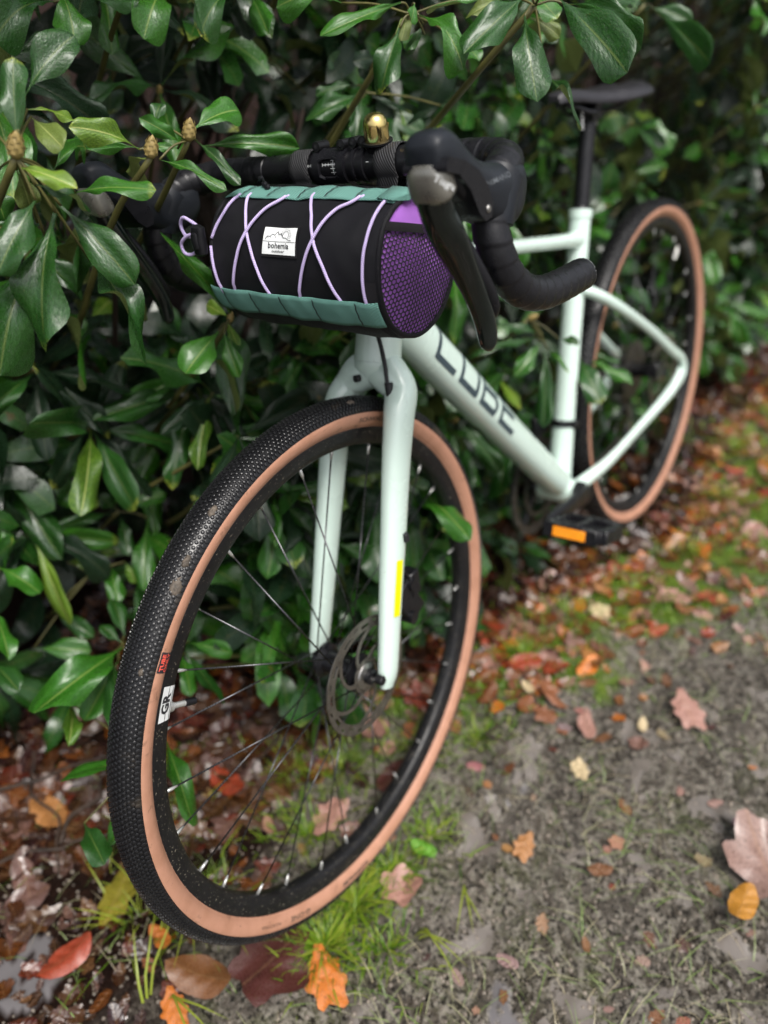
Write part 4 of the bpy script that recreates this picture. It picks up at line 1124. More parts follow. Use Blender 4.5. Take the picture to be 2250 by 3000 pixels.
sc_ = (.0075, .0052); ribbon(pl_, [(sc_[0] + .0040 * math.cos(a), sc_[1] + .0040 * math.sin(a)) for a in np.linspace(R(-35), R(180), 14)], .0004, f)
for a in np.linspace(R(-25), R(175), 14):
    r1 = .0078 if int(a * 10) % 2 else .0070
    ribbon(pl_, [(sc_[0] + .0052 * math.cos(a), sc_[1] + .0052 * math.sin(a)), (sc_[0] + r1 * math.cos(a), sc_[1] + r1 * math.sin(a) * .9)], .0003, f)
link('patch_drawing', pl_.mesh('patch_drawing', M['ink'], False), PW)
lettering('bohemia', .0076, lambda x, y: f(x, y - .0046), 'patch_lettering', M['ink'], PW, None, .00010, 1.02)
lettering('outdoor', .0034, lambda x, y: f(x, y - .0096), 'patch_lettering', M['ink'], PW, None, .00004, 1.45)
# ------------------------------------------------------------------ rhododendrons
def leaf_geo(nx, ny, arch, fold, wave, twist, seed, pet=.13, wmax=.62):
    """unit leaf: base at the origin, tip at x=1, half width .5 along y, upper side +z"""
    r_ = random.Random(seed); vs_ = []; uv = []
    ph = r_.uniform(0, 6.28); asym = r_.uniform(-.04, .04); bite = r_.uniform(.2, .9)
    us = [0, pet * .5, pet] + [pet + (1 - pet) * ((i / (nx - 1))) for i in range(1, nx)]
    for u in us:
        if u < pet: hw = .035
        elif u == pet: hw = .05
        else:
            t = (u - pet) / (1 - pet)
            hw = .5 * float(np.interp(t, [0, .05, .1, .2, .35, .5, .65, .78, .87, .93, .97, 1], [.08, .17, .28, .52, .80, .95, 1.0, .95, .80, .60, .36, .03])) * (1 + .03 * math.sin(3 * ph))
        zc = arch * 4 * u * (1 - u)
        yc = asym * math.sin(math.pi * u)
        tw = twist * (u - .3)
        for j in range(-ny, ny + 1):
            v = j / ny
            e = 1 + .05 * math.sin(13 * u + ph + v) * (abs(v) > .9) * (u > .2)
            y = v * hw * e
            z = abs(v) * fold * hw * 2 - (v * v) * fold * .9 * hw * 2 + wave * math.sin(9 * u + ph + (1.6 if v > 0 else 0)) * v * v * (hw * 2)
            y, z = y * math.cos(tw) - z * math.sin(tw), y * math.sin(tw) + z * math.cos(tw)
            vs_.append((u, y + yc, z * 1.0 + zc)); uv.append((.5 + v * .5, (u - pet) / (1 - pet)))
    m = 2 * ny + 1; fs = []
    for i in range(len(us) - 1):
        for j in range(2 * ny):
            fs.append((i * m + j, (i + 1) * m + j, (i + 1) * m + j + 1, i * m + j + 1))
    return vs_, fs, uv
def leaf_mesh(geo, m_, tint):
    mb = MB(); mb.add(*geo); me = mb.mesh('leaf', m_, True)
    a = me.attributes.new('tint', 'FLOAT', 'POINT'); a.data.foreach_set('value', [tint] * len(me.vertices))
    return me
NV = 12
HI = [leaf_geo(18, 3, .03 + .05 * (i % 4), .16 + .10 * (i % 3), .06 + .045 * (i % 4), .9 * ((i * 5 % 7) - 3) / 3, i) for i in range(NV)]
LO = [leaf_geo(9, 1, .10 + .05 * (i % 3), .14, .08, .4 * ((i % 4) - 1.5), i) for i in range(NV)]
HIM = [[leaf_mesh(HI[i], LEAFM[k_], i * .083) for i in range(NV)] for k_ in range(5)]
def leaf_frame(p, d, up, L_, W_, roll=0):
    d = d.normalized(); y = up.cross(d)
    if y.length < 1e-4: y = V(1, 0, 0).cross(d)
    y.normalize(); z = d.cross(y)
    if roll: y, z = y * math.cos(roll) + z * math.sin(roll), z * math.cos(roll) - y * math.sin(roll)
    m = Matrix((d * L_, y * W_, z * L_ * .8)).transposed().to_4x4(); m.translation = p
    return m
SH = {}
def shrub(key, loc, label):
    o = bpy.data.objects.new('rhododendron_shrub', None); COL.objects.link(o); o.location = loc
    tag(o, label, 'shrub', 'rhododendron shrubs forming the hedge'); SH[key] = dict(o=o, loc=Vector(loc), n=0, mass=[], nm=0)
shrub('A', (1.05, -1.05, 0), 'rhododendron shrub filling the left side of the picture, three pointed buds on its nearest twigs')
shrub('B', (.25, -.95, 0), 'rhododendron shrub directly behind the bicycle frame, its top twigs hanging over the handlebar')
shrub('C', (-.75, -.80, 0), 'rhododendron shrub behind the saddle and the rear wheel')
shrub('D', (-2.6, -.75, 0), 'farthest rhododendron shrub, blurred behind the rear wheel at the upper right')
def branch(key, pts, r0, r1, m_='stem'):
    s = SH[key]; c = Vector(pts[-1]); mb = MB()
    P_ = [tuple(Vector(p) - c) for p in pts]; pp = crom(P_, 5) if len(P_) > 2 else [Vector(p) for p in P_]
    sweep(mb, pp, [r0 + (r1 - r0) * i / (len(pp) - 1) for i in range(len(pp))], 7, (0, .3, 1), transport=True)
    return mb.build('branch', M[m_], s['o'], Matrix.Translation(c - s['loc']), sharp=None), c
def put_leaf(key, br, c, mtx, kind, var):
    m = Matrix.Translation(-c) @ mtx
    o = link('leaf', HIM[kind][var], br, m); SH[key]['n'] += 1
    return o
bud_b = MB(); lathe(bud_b, [(0, -.05), (.20, .0), (.34, .18), (.36, .40), (.28, .68), (.12, .92), (0, 1.05)], axis='z', n=12)
for k_ in range(26):                 # overlapping scales
    a = k_ * 2.4; h = .08 + .75 * k_ / 26; r_ = .36 * math.sin(math.pi * min(.98, .25 + h * .72)) ** .8 + .01
    c = V(math.cos(a) * r_, math.sin(a) * r_, h); t_ = V(-math.sin(a), math.cos(a), 0); o_ = V(math.cos(a), math.sin(a), 0)
    bud_b.add([c + t_ * .13, c - t_ * .13, c + V(0, 0, .22) * 1 - o_ * .05, c + o_ * .045 + V(0, 0, .06)], [(0, 3, 2), (3, 1, 2), (0, 1, 3)])
BUD = bud_b.mesh('bud', M['bud'], True)
def put_bud(br, c, base, tip, r_=.5):
    base, tip = Vector(base), Vector(tip); d = tip - base
    q = d.to_track_quat('Z', 'Y').to_matrix().to_4x4(); h = d.length
    link('bud', BUD, br, Matrix.Translation(base - c) @ q @ Matrix.Diagonal((h * r_ * 1.75, h * r_ * 1.75, h, 1)))

# leaves whose place the photograph fixes: base, tip, width, kind, twig
HERO = [
(1.184,-0.265,0.917,1.243,-0.238,0.814,0.048,0,0),
(1.178,-0.263,0.922,1.16,-0.205,0.858,0.036,0,0),
(1.152,-0.277,0.862,1.179,-0.187,0.791,0.043,0,0),
(1.178,-0.302,0.888,1.275,-0.27,0.795,0.046,0,0),
(1.204,-0.258,0.933,1.26,-0.251,0.886,0.037,0,0),
(1.2,-0.259,0.945,1.17,-0.233,0.92,0.021,0,0),
(1.206,-0.266,0.959,1.19,-0.216,0.946,0.017,2,0),
(1.148,-0.281,0.925,1.121,-0.201,0.932,0.021,1,0),
(1.161,-0.294,0.942,1.102,-0.319,0.952,0.012,1,0),
(1.155,-0.312,0.988,1.162,-0.264,0.969,0.022,3,0),
(1.156,-0.314,0.994,1.115,-0.308,0.978,0.012,2,0),
(1.155,-0.314,1.004,1.098,-0.306,1.046,0.031,0,0),
(1.192,-0.284,0.971,1.165,-0.301,1.034,0.024,0,0),
(1.199,-0.284,0.954,1.19,-0.294,0.92,0.022,3,0),
(1.198,-0.313,0.984,1.167,-0.322,1.008,0.018,0,0),
(1.185,-0.364,0.928,1.184,-0.356,0.898,0.032,1,0),
(1.16,-0.34,0.891,1.2,-0.361,0.889,0.013,0,0),
(1.073,-0.272,0.951,1.134,-0.285,0.978,0.025,2,1),
(1.058,-0.286,0.948,1.088,-0.355,0.936,0.015,1,1),
(1.052,-0.279,0.939,1.041,-0.327,0.908,0.013,3,1),
(1.015,-0.277,0.947,1.053,-0.287,0.974,0.019,1,2),
(1.013,-0.317,0.958,0.991,-0.328,0.976,0.018,0,2),
(1.003,-0.269,0.959,0.94,-0.267,0.968,0.038,1,2),
(1.048,-0.275,0.937,1.033,-0.202,0.915,0.017,1,2),
(1.003,-0.267,0.948,1.008,-0.206,0.915,0.016,0,2),
(0.961,-0.307,0.932,0.888,-0.233,0.926,0.027,1,2),
(1,-0.301,0.937,1.016,-0.315,0.94,0.013,1,2),
(0.964,-0.292,0.741,1.036,-0.304,0.85,0.026,1,3),
(0.995,-0.285,0.731,1.057,-0.279,0.704,0.049,1,3),
(0.983,-0.28,0.74,1.003,-0.246,0.727,0.014,2,3),
(0.991,-0.28,0.727,1.003,-0.25,0.685,0.028,1,3),
(0.967,-0.293,0.737,0.963,-0.335,0.743,0.015,2,3),
(1.009,-0.453,1.066,1.09,-0.444,1.039,0.039,0,4),
(1.001,-0.448,1.074,1.018,-0.42,1.029,0.044,1,4),
(0.885,-0.421,1.073,0.94,-0.399,1.031,0.051,1,4),
(0.865,-0.403,1.069,0.892,-0.357,1.033,0.031,0,4),
(0.827,-0.367,1.068,0.893,-0.358,1.032,0.033,0,4),
(0.957,-0.477,1.061,0.94,-0.402,1.064,0.031,0,4),
(0.691,-0.578,1.006,0.725,-0.53,0.932,0.047,4,5),
(0.827,-0.622,0.97,0.8,-0.606,1.013,0.028,0,5),
(0.829,-0.623,0.97,0.87,-0.585,0.93,0.042,0,5),
(0.817,-0.614,0.972,0.783,-0.521,0.967,0.039,4,5),
(0.834,-0.628,0.973,0.892,-0.67,0.987,0.034,4,5),
(0.822,-0.619,0.974,0.754,-0.567,1.004,0.034,4,5),
(0.784,-0.161,1.06,0.875,-0.195,1.036,0.025,1,6),
(0.786,-0.161,1.037,0.827,-0.157,0.98,0.035,0,6),
(0.783,-0.243,1.058,0.851,-0.276,1.057,0.024,1,6),
(0.776,-0.149,1.059,0.795,-0.14,1.044,0.017,1,6),
(0.764,-0.166,1.051,0.786,-0.159,1.026,0.019,3,6),
(0.73,-0.166,1.027,0.744,-0.184,1.014,0.018,1,6),
(0.701,-0.284,0.954,0.77,-0.315,0.931,0.031,0,7),
(0.7,-0.282,0.949,0.736,-0.267,0.907,0.026,0,7),
(0.702,-0.288,0.964,0.736,-0.327,0.954,0.017,0,7),
(0.685,-0.271,0.994,0.725,-0.274,0.993,0.026,4,7),
(0.652,-0.302,0.945,0.624,-0.257,0.923,0.023,4,7),
(0.559,-0.25,0.925,0.589,-0.289,0.899,0.029,4,7),
(0.695,-0.28,0.967,0.694,-0.283,0.986,0.017,4,7),
(0.563,-0.506,0.915,0.658,-0.523,0.874,0.058,4,8),
(0.548,-0.485,0.903,0.614,-0.468,0.844,0.058,4,8),
(0.663,-0.549,0.985,0.675,-0.48,0.927,0.042,4,8),
(0.685,-0.573,1.011,0.726,-0.532,0.934,0.042,4,8),
(0.714,-0.532,1.012,0.723,-0.467,0.984,0.03,0,8),
(0.755,-0.436,1.06,0.784,-0.391,1.017,0.032,4,8),
(0.777,-0.388,1.061,0.804,-0.34,1.027,0.031,1,8),
(0.651,-0.471,1.039,0.633,-0.448,1.009,0.03,4,8),
(0.774,-0.144,1.048,0.794,-0.076,1.005,0.026,1,6),
(0.719,-0.095,1.062,0.768,-0.136,1.052,0.014,1,6),
(0.708,-0.13,1.016,0.716,-0.101,1.003,0.023,1,6),
(0.73,-0.168,1.037,0.742,-0.181,1.008,0.015,0,6),
(0.734,-0.04,1.066,0.816,-0.058,1.022,0.037,0,9),
(0.734,-0.038,1.048,0.767,0.001,0.978,0.038,0,9),
(0.723,-0.019,1.071,0.767,0.091,1.01,0.03,0,9),
(0.678,-0.017,1.056,0.687,0.072,1.022,0.021,0,9),
(0.691,-0.03,0.989,0.724,0.034,0.949,0.016,0,9),
(0.684,-0.095,1.059,0.72,-0.115,1.044,0.016,3,9),
(0.67,-0.066,1.043,0.656,-0.034,1.024,0.019,3,9),
(0.669,-0.067,1.065,0.683,-0.026,1.044,0.026,1,9),
(0.194,-0.096,1.022,0.265,0.022,0.967,0.024,0,10),
(0.197,-0.106,1.027,0.176,-0.042,1.008,0.029,0,10),
(0.199,-0.113,1.03,0.269,-0.154,1.033,0.029,0,10),
(0.2,-0.115,1.025,0.221,-0.163,1.004,0.025,1,10),
(0.198,-0.11,1.033,0.189,-0.087,1.052,0.025,0,10),
(0.46,-0.101,0.581,0.512,-0.154,0.602,0.023,0,11),
(0.466,-0.11,0.577,0.575,-0.169,0.566,0.037,0,11),
(0.465,-0.101,0.569,0.526,-0.112,0.532,0.033,1,11),
(0.463,-0.094,0.567,0.511,-0.058,0.449,0.031,0,11),
(0.463,-0.087,0.561,0.486,-0.037,0.543,0.013,1,11),
(0.467,-0.068,0.585,0.465,-0.035,0.585,0.015,0,11),
(0.328,-0.084,0.494,0.383,-0.012,0.45,0.047,0,12),
(0.308,-0.079,0.483,0.31,0.013,0.462,0.028,1,12),
(0.286,-0.098,0.47,0.337,-0.057,0.411,0.033,1,12),
(0.28,-0.096,0.482,0.261,-0.031,0.473,0.018,0,12),
(0.749,-0.164,0.419,0.812,-0.022,0.414,0.043,1,13),
(0.739,-0.228,0.379,0.819,-0.232,0.346,0.038,0,13),
(0.748,-0.227,0.368,0.849,-0.154,0.29,0.084,0,13),
(0.727,-0.184,0.358,0.812,-0.115,0.268,0.051,0,13),
(0.744,-0.141,0.307,0.778,-0.083,0.281,0.051,0,13),
(0.697,-0.184,0.393,0.713,-0.235,0.418,0.034,0,13),
(0.839,-0.31,0.264,0.921,-0.33,0.259,0.04,1,14),
(0.846,-0.31,0.257,0.893,-0.28,0.27,0.039,0,14),
(0.831,-0.305,0.266,0.844,-0.349,0.294,0.04,4,14),
(0.815,-0.273,0.254,0.841,-0.198,0.252,0.048,0,14),
(1.147,-0.636,0.492,1.084,-0.562,0.483,0.04,0,15),
(1.168,-0.633,0.473,1.233,-0.539,0.389,0.049,1,15),
(1.149,-0.629,0.478,1.165,-0.508,0.387,0.056,0,15),
(1.14,-0.623,0.476,1.08,-0.521,0.427,0.049,1,15),
(1.15,-0.64,0.496,1.108,-0.644,0.536,0.04,4,15),
(0.94,-0.437,0.582,1.076,-0.467,0.589,0.045,0,16),
(0.936,-0.43,0.576,1.03,-0.391,0.482,0.033,0,16),
(0.933,-0.452,0.568,1.053,-0.482,0.53,0.047,4,16),
(0.905,-0.46,0.55,0.933,-0.385,0.475,0.048,4,16),
(0.907,-0.469,0.562,0.879,-0.408,0.506,0.038,4,16),
(1.018,-0.488,0.377,1.091,-0.43,0.31,0.036,1,17),
(1.055,-0.525,0.395,1.145,-0.542,0.408,0.026,0,17),
(1.049,-0.522,0.397,1.065,-0.529,0.43,0.026,0,17),
(1.049,-0.515,0.388,1.078,-0.472,0.35,0.026,0,17),
(1.042,-0.542,0.392,0.963,-0.518,0.466,0.057,1,17),
(1.038,-0.516,0.397,0.982,-0.485,0.404,0.03,1,17),
(1.205,-0.334,0.332,1.345,-0.313,0.354,0.057,1,18),
(1.224,-0.338,0.326,1.288,-0.248,0.289,0.043,0,18),
(1.202,-0.339,0.338,1.21,-0.365,0.36,0.024,0,18),
(1.176,-0.372,0.31,1.161,-0.405,0.351,0.034,0,18),
(1.177,-0.365,0.302,1.105,-0.353,0.332,0.04,1,18),
(1.208,-0.349,0.301,1.29,-0.319,0.28,0.036,1,18),
(1.116,-0.309,0.285,1.095,-0.244,0.285,0.027,1,18),
(1.128,-0.304,0.273,1.153,-0.21,0.255,0.036,0,18),
(1.134,-0.309,0.275,1.175,-0.245,0.269,0.027,1,18),
(1.288,-0.488,0.383,1.319,-0.413,0.362,0.033,1,19),
(1.327,-0.461,0.336,1.332,-0.387,0.33,0.033,0,19),
(1.251,-0.507,0.424,1.239,-0.445,0.403,0.043,1,19),
(1.238,-0.552,0.404,1.221,-0.512,0.448,0.035,0,19),
(1.285,-0.219,0.268,1.376,-0.233,0.314,0.041,1,20),
(1.251,-0.207,0.273,1.303,-0.107,0.249,0.036,1,20),
(1.378,-0.221,0.24,1.399,-0.152,0.25,0.033,0,20),
(1.271,-0.227,0.215,1.369,-0.186,0.218,0.035,1,20),
(1.28,-0.374,0.264,1.325,-0.316,0.265,0.027,2,20),
(1.274,-0.245,0.226,1.333,-0.15,0.205,0.032,0,20),
(1.145,-0.536,0.349,1.129,-0.499,0.348,0.02,2,21),
(1.075,-0.496,0.345,1.107,-0.514,0.346,0.017,2,21),
(1.19,-0.531,0.285,1.176,-0.467,0.254,0.03,0,21),
(1.242,-0.522,0.251,1.191,-0.461,0.24,0.034,1,21),
(1.08,-0.485,0.329,1.083,-0.462,0.301,0.02,2,21),
(1.097,-0.494,0.328,1.13,-0.446,0.303,0.03,1,21),
]
TWIGS = {0: ('A', .0035), 1: ('A', .003), 2: ('A', .003), 3: ('A', .003), 4: ('A', .003), 5: ('A', .003), 6: ('B', .003), 7: ('B', .003), 8: ('A', .003), 9: ('B', .0035), 10: ('C', .003), 11: ('B', .003), 12: ('C', .003), 13: ('B', .003), 14: ('B', .003), 15: ('A', .003), 16: ('A', .003), 17: ('A', .003), 18: ('A', .003), 19: ('A', .003), 20: ('A', .003), 21: ('A', .003)}
BUDS = {0: ((1.206, -.268, .967), (1.203, -.262, .988)), 1: ((1.066, -.266, .943), (1.062, -.262, .963)), 2: ((1.009, -.272, .949), (1.006, -.268, .970)), 3: ((.969, -.292, .733), (.965, -.290, .745)), 11: ((.478, -.120, .611), (.474, -.106, .620))}
hr = random.Random(5)
byt = {}
for h in HERO: byt.setdefault(int(h[8]), []).append(h)
for t, hs_l in sorted(byt.items()):
    key, r_ = TWIGS[t]
    cen = sum((Vector(h[:3]) for h in hs_l), Vector()) / len(hs_l)
    near = sorted(hs_l, key=lambda h: (Vector(h[:3]) - cen).length)
    cen = sum((Vector(h[:3]) for h in near[:max(2, len(near) * 2 // 3)]), Vector()) / max(2, len(near) * 2 // 3) if len(near) > 1 else cen
    if t in BUDS: cen = Vector(BUDS[t][0])
    root = cen + V(-.03 + hr.uniform(-.04, .04), -.24, -.22 + hr.uniform(-.08, .02))
    mid = cen + V(hr.uniform(-.015, .015), -.07, -.075)
    br, c = branch(key, [root, mid, cen], .0045, r_, 'stem')
    if t in BUDS: put_bud(br, c, *BUDS[t])
    for h in hs_l:
        b0, b1, w_, kd = Vector(h[:3]), Vector(h[3:6]), h[6], int(h[7])
        # petiole runs back to the twig
        if (b0 - cen).length > .012:
            mb = MB(); m0 = (b0 + cen) / 2 + V(0, 0, .004); sweep(mb, crom([tuple(b0 - c), tuple(m0 - c), tuple(cen - c)], 4), [.0013] * 9, 6, (0, .2, 1)); mb.build('petiole', M['stem'], br, sharp=None)
        d = b1 - b0; view = (CAM - b0).normalized()
        up = V(0, 0, 1) * .75 + view * .75 + V(0, .25, 0)
        if abs(d.normalized().z) > .75: up = view + V(0, 0, .25)
        m = leaf_frame(b0, d, up, d.length * 1.04, w_ * (1.0 if t in (0, 9) else .88), hr.uniform(-.35, .35))
        put_leaf(key, br, c, m, kd, hr.randrange(NV))

# the rest of the hedge: whorls of leaves on twigs
def front_y(x, z):
    """outer face of the hedge"""
    base = np.interp(x, [-4, -2.5, -1.4, -.9, -.4, .0, .3, .6, 1.0, 1.3, 1.9], [-.60, -.22, -.04, -.04, -.14, -.26, -.34, -.40, -.50, -.62, -.80])
    y = base - .06 * max(0, .45 - z) / .45 * (1 if x > .9 else 0) - .25 * max(0, z - 1.25) ** 1.2 + .05 * noise.noise(Vector((x * 2.2, z * 2.2, 3.1)))
    if -.5 < x < .85 and z < .85: y = max(y, -.174 * z - .15 + .02 * noise.noise(Vector((x * 3, z * 3, 7))))
    return y
def bike_clear(p):
    # bicycle plane leaned: points on the rider's side or closer than 7 cm to it are kept free
    if -.40 < p.x < 1.45:
        py = -math.tan(R(9.9)) * p.z
        if p.z < 1.02 and p.y > py - .13: return False
    if .75 < p.x < 1.20 and p.z > .7 and p.z < 1.05 and p.y > -.50: return False
    return True
wr = random.Random(11)
whorls = []
for i in range(1600):
    x = wr.uniform(-3.9, 1.75); z = wr.uniform(.03, 1.95) if wr.random() < .8 else wr.uniform(.0, .8)
    dep = abs(wr.gauss(0, .10)) if wr.random() < .6 else wr.uniform(.12, .75)
    if x > 1.0 and z < .30 and dep < .25 and wr.random() < .6: continue
    y = front_y(x, z) - dep + .03
    p = V(x, y, z)
    if not bike_clear(p): continue
    if (p - CAM).length < .85: continue
    whorls.append((p, dep))
for i in range(70):                  # low twigs just behind the front wheel
    z = wr.uniform(.14, .60); p = V(wr.uniform(.45, 1.02), -.174 * z - .16 - wr.uniform(0, .16), z)
    if bike_clear(p): whorls.append((p, wr.uniform(0, .12)))
for i in range(420):                 # the top of the hedge, which closes it to the sky
    x = wr.uniform(-3.9, 1.9); p = V(x, wr.uniform(-1.9, -.55), wr.uniform(1.7, 2.1)); whorls.append((p, .5))
for i in range(260):                 # canopy arching towards the path above the picture
    x = wr.uniform(-1.2, 1.7); p = V(x, wr.uniform(-.75, -.30), wr.uniform(1.28, 1.7)); 
    if (p - CAM).length > .95 and bike_clear(p): whorls.append((p, .2))
def whorl_leaves(p, r_, scale):
    ax = V(r_.gauss(0, .35), 1.0 + r_.gauss(0, .25), r_.gauss(.75, .35)).normalized()
    t1 = ax.cross(V(1, .1, 0)).normalized(); t2 = ax.cross(t1); n_ = r_.choice((6, 7, 8, 9)); a0 = r_.uniform(0, 6.28); o = []
    for k_ in range(n_):
        a = a0 + 2 * math.pi * k_ / n_ + r_.uniform(-.25, .25); el = R(r_.uniform(8, 42))
        d = (t1 * math.cos(a) + t2 * math.sin(a)) * math.cos(el) + ax * math.sin(el) + V(0, 0, -r_.uniform(.1, .55))
        L_ = r_.uniform(.095, .152) * scale; W_ = L_ * r_.uniform(.21, .30)
        up = ax * .8 + V(0, .2, .7)
        o.append((leaf_frame(p + ax * r_.uniform(-.01, .01), d, up, L_, W_, r_.uniform(-.4, .4)), r_.random()))
    return ax, o
def mass_mesh(name, Vs, Fs, Us, Ts, Mi, parent):
    me = bpy.data.meshes.new(name); VV = np.concatenate(Vs); FF = np.concatenate(Fs)
    me.vertices.add(len(VV)); me.vertices.foreach_set('co', VV.ravel())
    me.loops.add(FF.size); me.loops.foreach_set('vertex_index', FF.ravel().astype(np.int32))
    me.polygons.add(len(FF)); me.polygons.foreach_set('loop_start', np.arange(0, FF.size, 4, dtype=np.int32)); me.polygons.foreach_set('loop_total', np.full(len(FF), 4, dtype=np.int32))
    for m_ in LEAFM: me.materials.append(m_)
    me.polygons.foreach_set('material_index', np.concatenate(Mi).astype(np.int32))
    me.update(calc_edges=True); me.validate()
    ul = me.uv_layers.new(name='UVMap'); ul.data.foreach_set('uv', np.concatenate(Us)[FF.ravel()].astype(np.float32).ravel())
    a = me.attributes.new('tint', 'FLOAT', 'POINT'); a.data.foreach_set('value', np.concatenate(Ts).astype(np.float32))
    me.shade_smooth(); return link(name, me, parent, kind='stuff')
def key_of(x): return 'A' if x > .68 else 'B' if x > -.22 else 'C' if x > -1.35 else 'D'
cand = {k_: [] for k_ in SH}
for p, dep in whorls:
    px = to_px(p); vis = px is not None and -40 < px[0] < 808 and -40 < px[1] < 1064 and dep < .22
    cand[key_of(p.x)].append((0 if vis else 1, (px[2] if px else 99) + dep * 3, p, dep))
LIM = {'A': 285, 'B': 285, 'C': 285, 'D': 285}
MV = [np.array(g[0]) for g in LO]; MF_ = [np.array(g[1]) for g in LO]; MU = [np.array(g[2]) for g in LO]
for key, cs_ in cand.items():
    cs_.sort(key=lambda c: (c[0], c[1]))
    Vs, Fs, Us, Ts, Mi = [], [], [], [], []; off = 0; s = SH[key]
    twm = MB()
    for vis, _, p, dep in cs_:
        ax, lv = whorl_leaves(p, wr, 1.0 if p.x > -.6 else .95)
        indiv = vis == 0 and s['n'] + len(lv) <= LIM[key]
        tail = p - ax * wr.uniform(.08, .16) + V(wr.uniform(-.04, .04), -.05, -.05)
        if indiv:
            br, c = branch(key, [tail + V(0, -.06, -.05), tail, p], .0045, .0025, 'stem')
            if wr.random() < .45: put_bud(br, c, p, p + ax * .014 * wr.uniform(.8, 1.5), .55)
        else:
            sweep(twm, [tail - s['loc'], p - s['loc']], [.004, .0025], 4, (1, 0, 0), cap=False)
        for m, rr_ in lv:
            bright = (.20 if p.x > -.1 else .50) if dep < .13 else .06  # rear shrubs take more bright leaves, so colour makes them look lit
            kind = (1 if rr_ < bright else 4 if rr_ > (.60 if dep < .13 else .12) else 0)  # deeper whorls mostly take the dark copy: interior shade painted by depth
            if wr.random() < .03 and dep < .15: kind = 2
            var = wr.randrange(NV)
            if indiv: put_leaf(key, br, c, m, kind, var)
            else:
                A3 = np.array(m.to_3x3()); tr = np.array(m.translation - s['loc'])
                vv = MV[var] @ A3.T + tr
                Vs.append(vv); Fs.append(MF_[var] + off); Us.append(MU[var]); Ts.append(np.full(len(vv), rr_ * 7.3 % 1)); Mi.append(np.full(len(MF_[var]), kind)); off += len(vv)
    if Vs:
        mass_mesh('foliage', Vs, Fs, Us, Ts, Mi, s['o'])
        twm.build('twigs', M['stem'], s['o'], sharp=None)['kind'] = 'stuff'
# woody stems inside the hedge
for key, lst in {'A': [(1.0, -.85), (1.25, -1.0), (.85, -.75), (1.45, -1.1)], 'B': [(.2, -.7), (.45, -.8), (-.05, -.75), (.6, -.65)], 'C': [(-.6, -.6), (-.9, -.7), (-1.2, -.65)], 'D': [(-2., -.8), (-2.6, -.9)]}.items():
    for x, y in lst:
        loc = SH[key]['loc']; q = MB(); r_ = wr.uniform(.012, .022); lean = wr.uniform(-.25, .25)
        pts = [V(x, y, -.03), V(x + lean * .3, y + wr.uniform(-.05, .1), .4), V(x + lean * .8, y + wr.uniform(-.1, .15), .9), V(x + lean * 1.3, y, 1.5)]
        sweep(q, crom([tuple(p - loc) for p in pts], 5), [r_ * (1 - .6 * i / 15) for i in range(16)], 9, (1, 0, 0), transport=True)
        for k_ in range(3):
            p0 = pts[1].lerp(pts[2], wr.random()); p1 = p0 + V(wr.uniform(-.3, .3), wr.uniform(.05, .3), wr.uniform(.1, .4))
            sweep(q, crom([tuple(p0 - loc), tuple((p0 + p1) / 2 - V(0, 0, .04) - loc), tuple(p1 - loc)], 4), [.007 - .004 * i / 8 for i in range(9)], 7, (1, 0, 0), transport=True)
        q.build('trunk', M['bark'], SH[key]['o'], sharp=None)
# the wood behind and beyond the hedge: one dark mass
Vs, Fs, Us, Ts, Mi = [], [], [], [], []; off = 0
for i in range(1100):
    if i < 620: p = V(wr.uniform(-4.2, 2.2), wr.uniform(-2.3, -1.6), wr.uniform(0, 2.2))
    else: p = V(wr.uniform(-7.0, -4.1), wr.uniform(-2.4, .9), abs(wr.gauss(.9, .8)))
    ax, lv = whorl_leaves(p, wr, 1.35)
    for m, rr_ in lv:
        var = wr.randrange(NV); A3 = np.array(m.to_3x3()); vv = MV[var] @ A3.T + np.array(m.translation)
        Vs.append(vv); Fs.append(MF_[var] + off); Us.append(MU[var]); Ts.append(np.full(len(vv), rr_)); Mi.append(np.full(len(MF_[var]), 4 if rr_ > .3 else 0)); off += len(vv)
tag(mass_mesh('undergrowth', Vs, Fs, Us, Ts, Mi, None), 'dark evergreen undergrowth behind and beyond the rhododendron hedge', 'undergrowth')
# ------------------------------------------------------------------ ground
def hedge_line(x): return np.interp(x, [-4, -2.5, -1.0, -.6, .0, .2, .45, .7, 1.0, 1.3, 1.9], [-.6, -.2, .03, -.02, .04, .0, -.13, -.16, -.34, -.56, -.75])
def fbm(x, y, s, o=4):
    return noise.fractal(Vector((x * s, y * s, 1.7)), .9, 2.0, o)
def gh(x, y):
    far = max(abs(x), abs(y))
    h = .018 * fbm(x, y, 1.3, 3)
    if far < 2.6:
        h += .0080 * fbm(x, y, 14, 4) + .0065 * abs(fbm(x + 5, y, 34, 2)) + .0028 * noise.noise(Vector((x * 75, y * 75, 8)))
        for ry_, rw_ in ((.27, .028), (.50, .035), (.145, .022)):
            rut = math.exp(-((y - ry_ - .06 * math.sin(x * 2.3 + ry_ * 9) - .01 * noise.noise(Vector((x * 9, 1, ry_)))) / rw_) ** 2)
            h -= .013 * rut * (1 if x > .35 else .3)
        if pond(x, y) > 0: h = max(h, LEVEL - .0035 * (1 - min(1, pond(x, y) * 4)))
    h += .05 * max(0, min(1, (hedge_line(x) - y) / .5))
    # flat under the tyres
    for cx, cy in ((0, 0), (1.066, .005)):
        d = ((x - cx) ** 2 + (y - cy) ** 2) / .012
        if d < 6: h = h * (1 - math.exp(-d)) + .0 * math.exp(-d) if d > 0 else 0
    return h - .0035
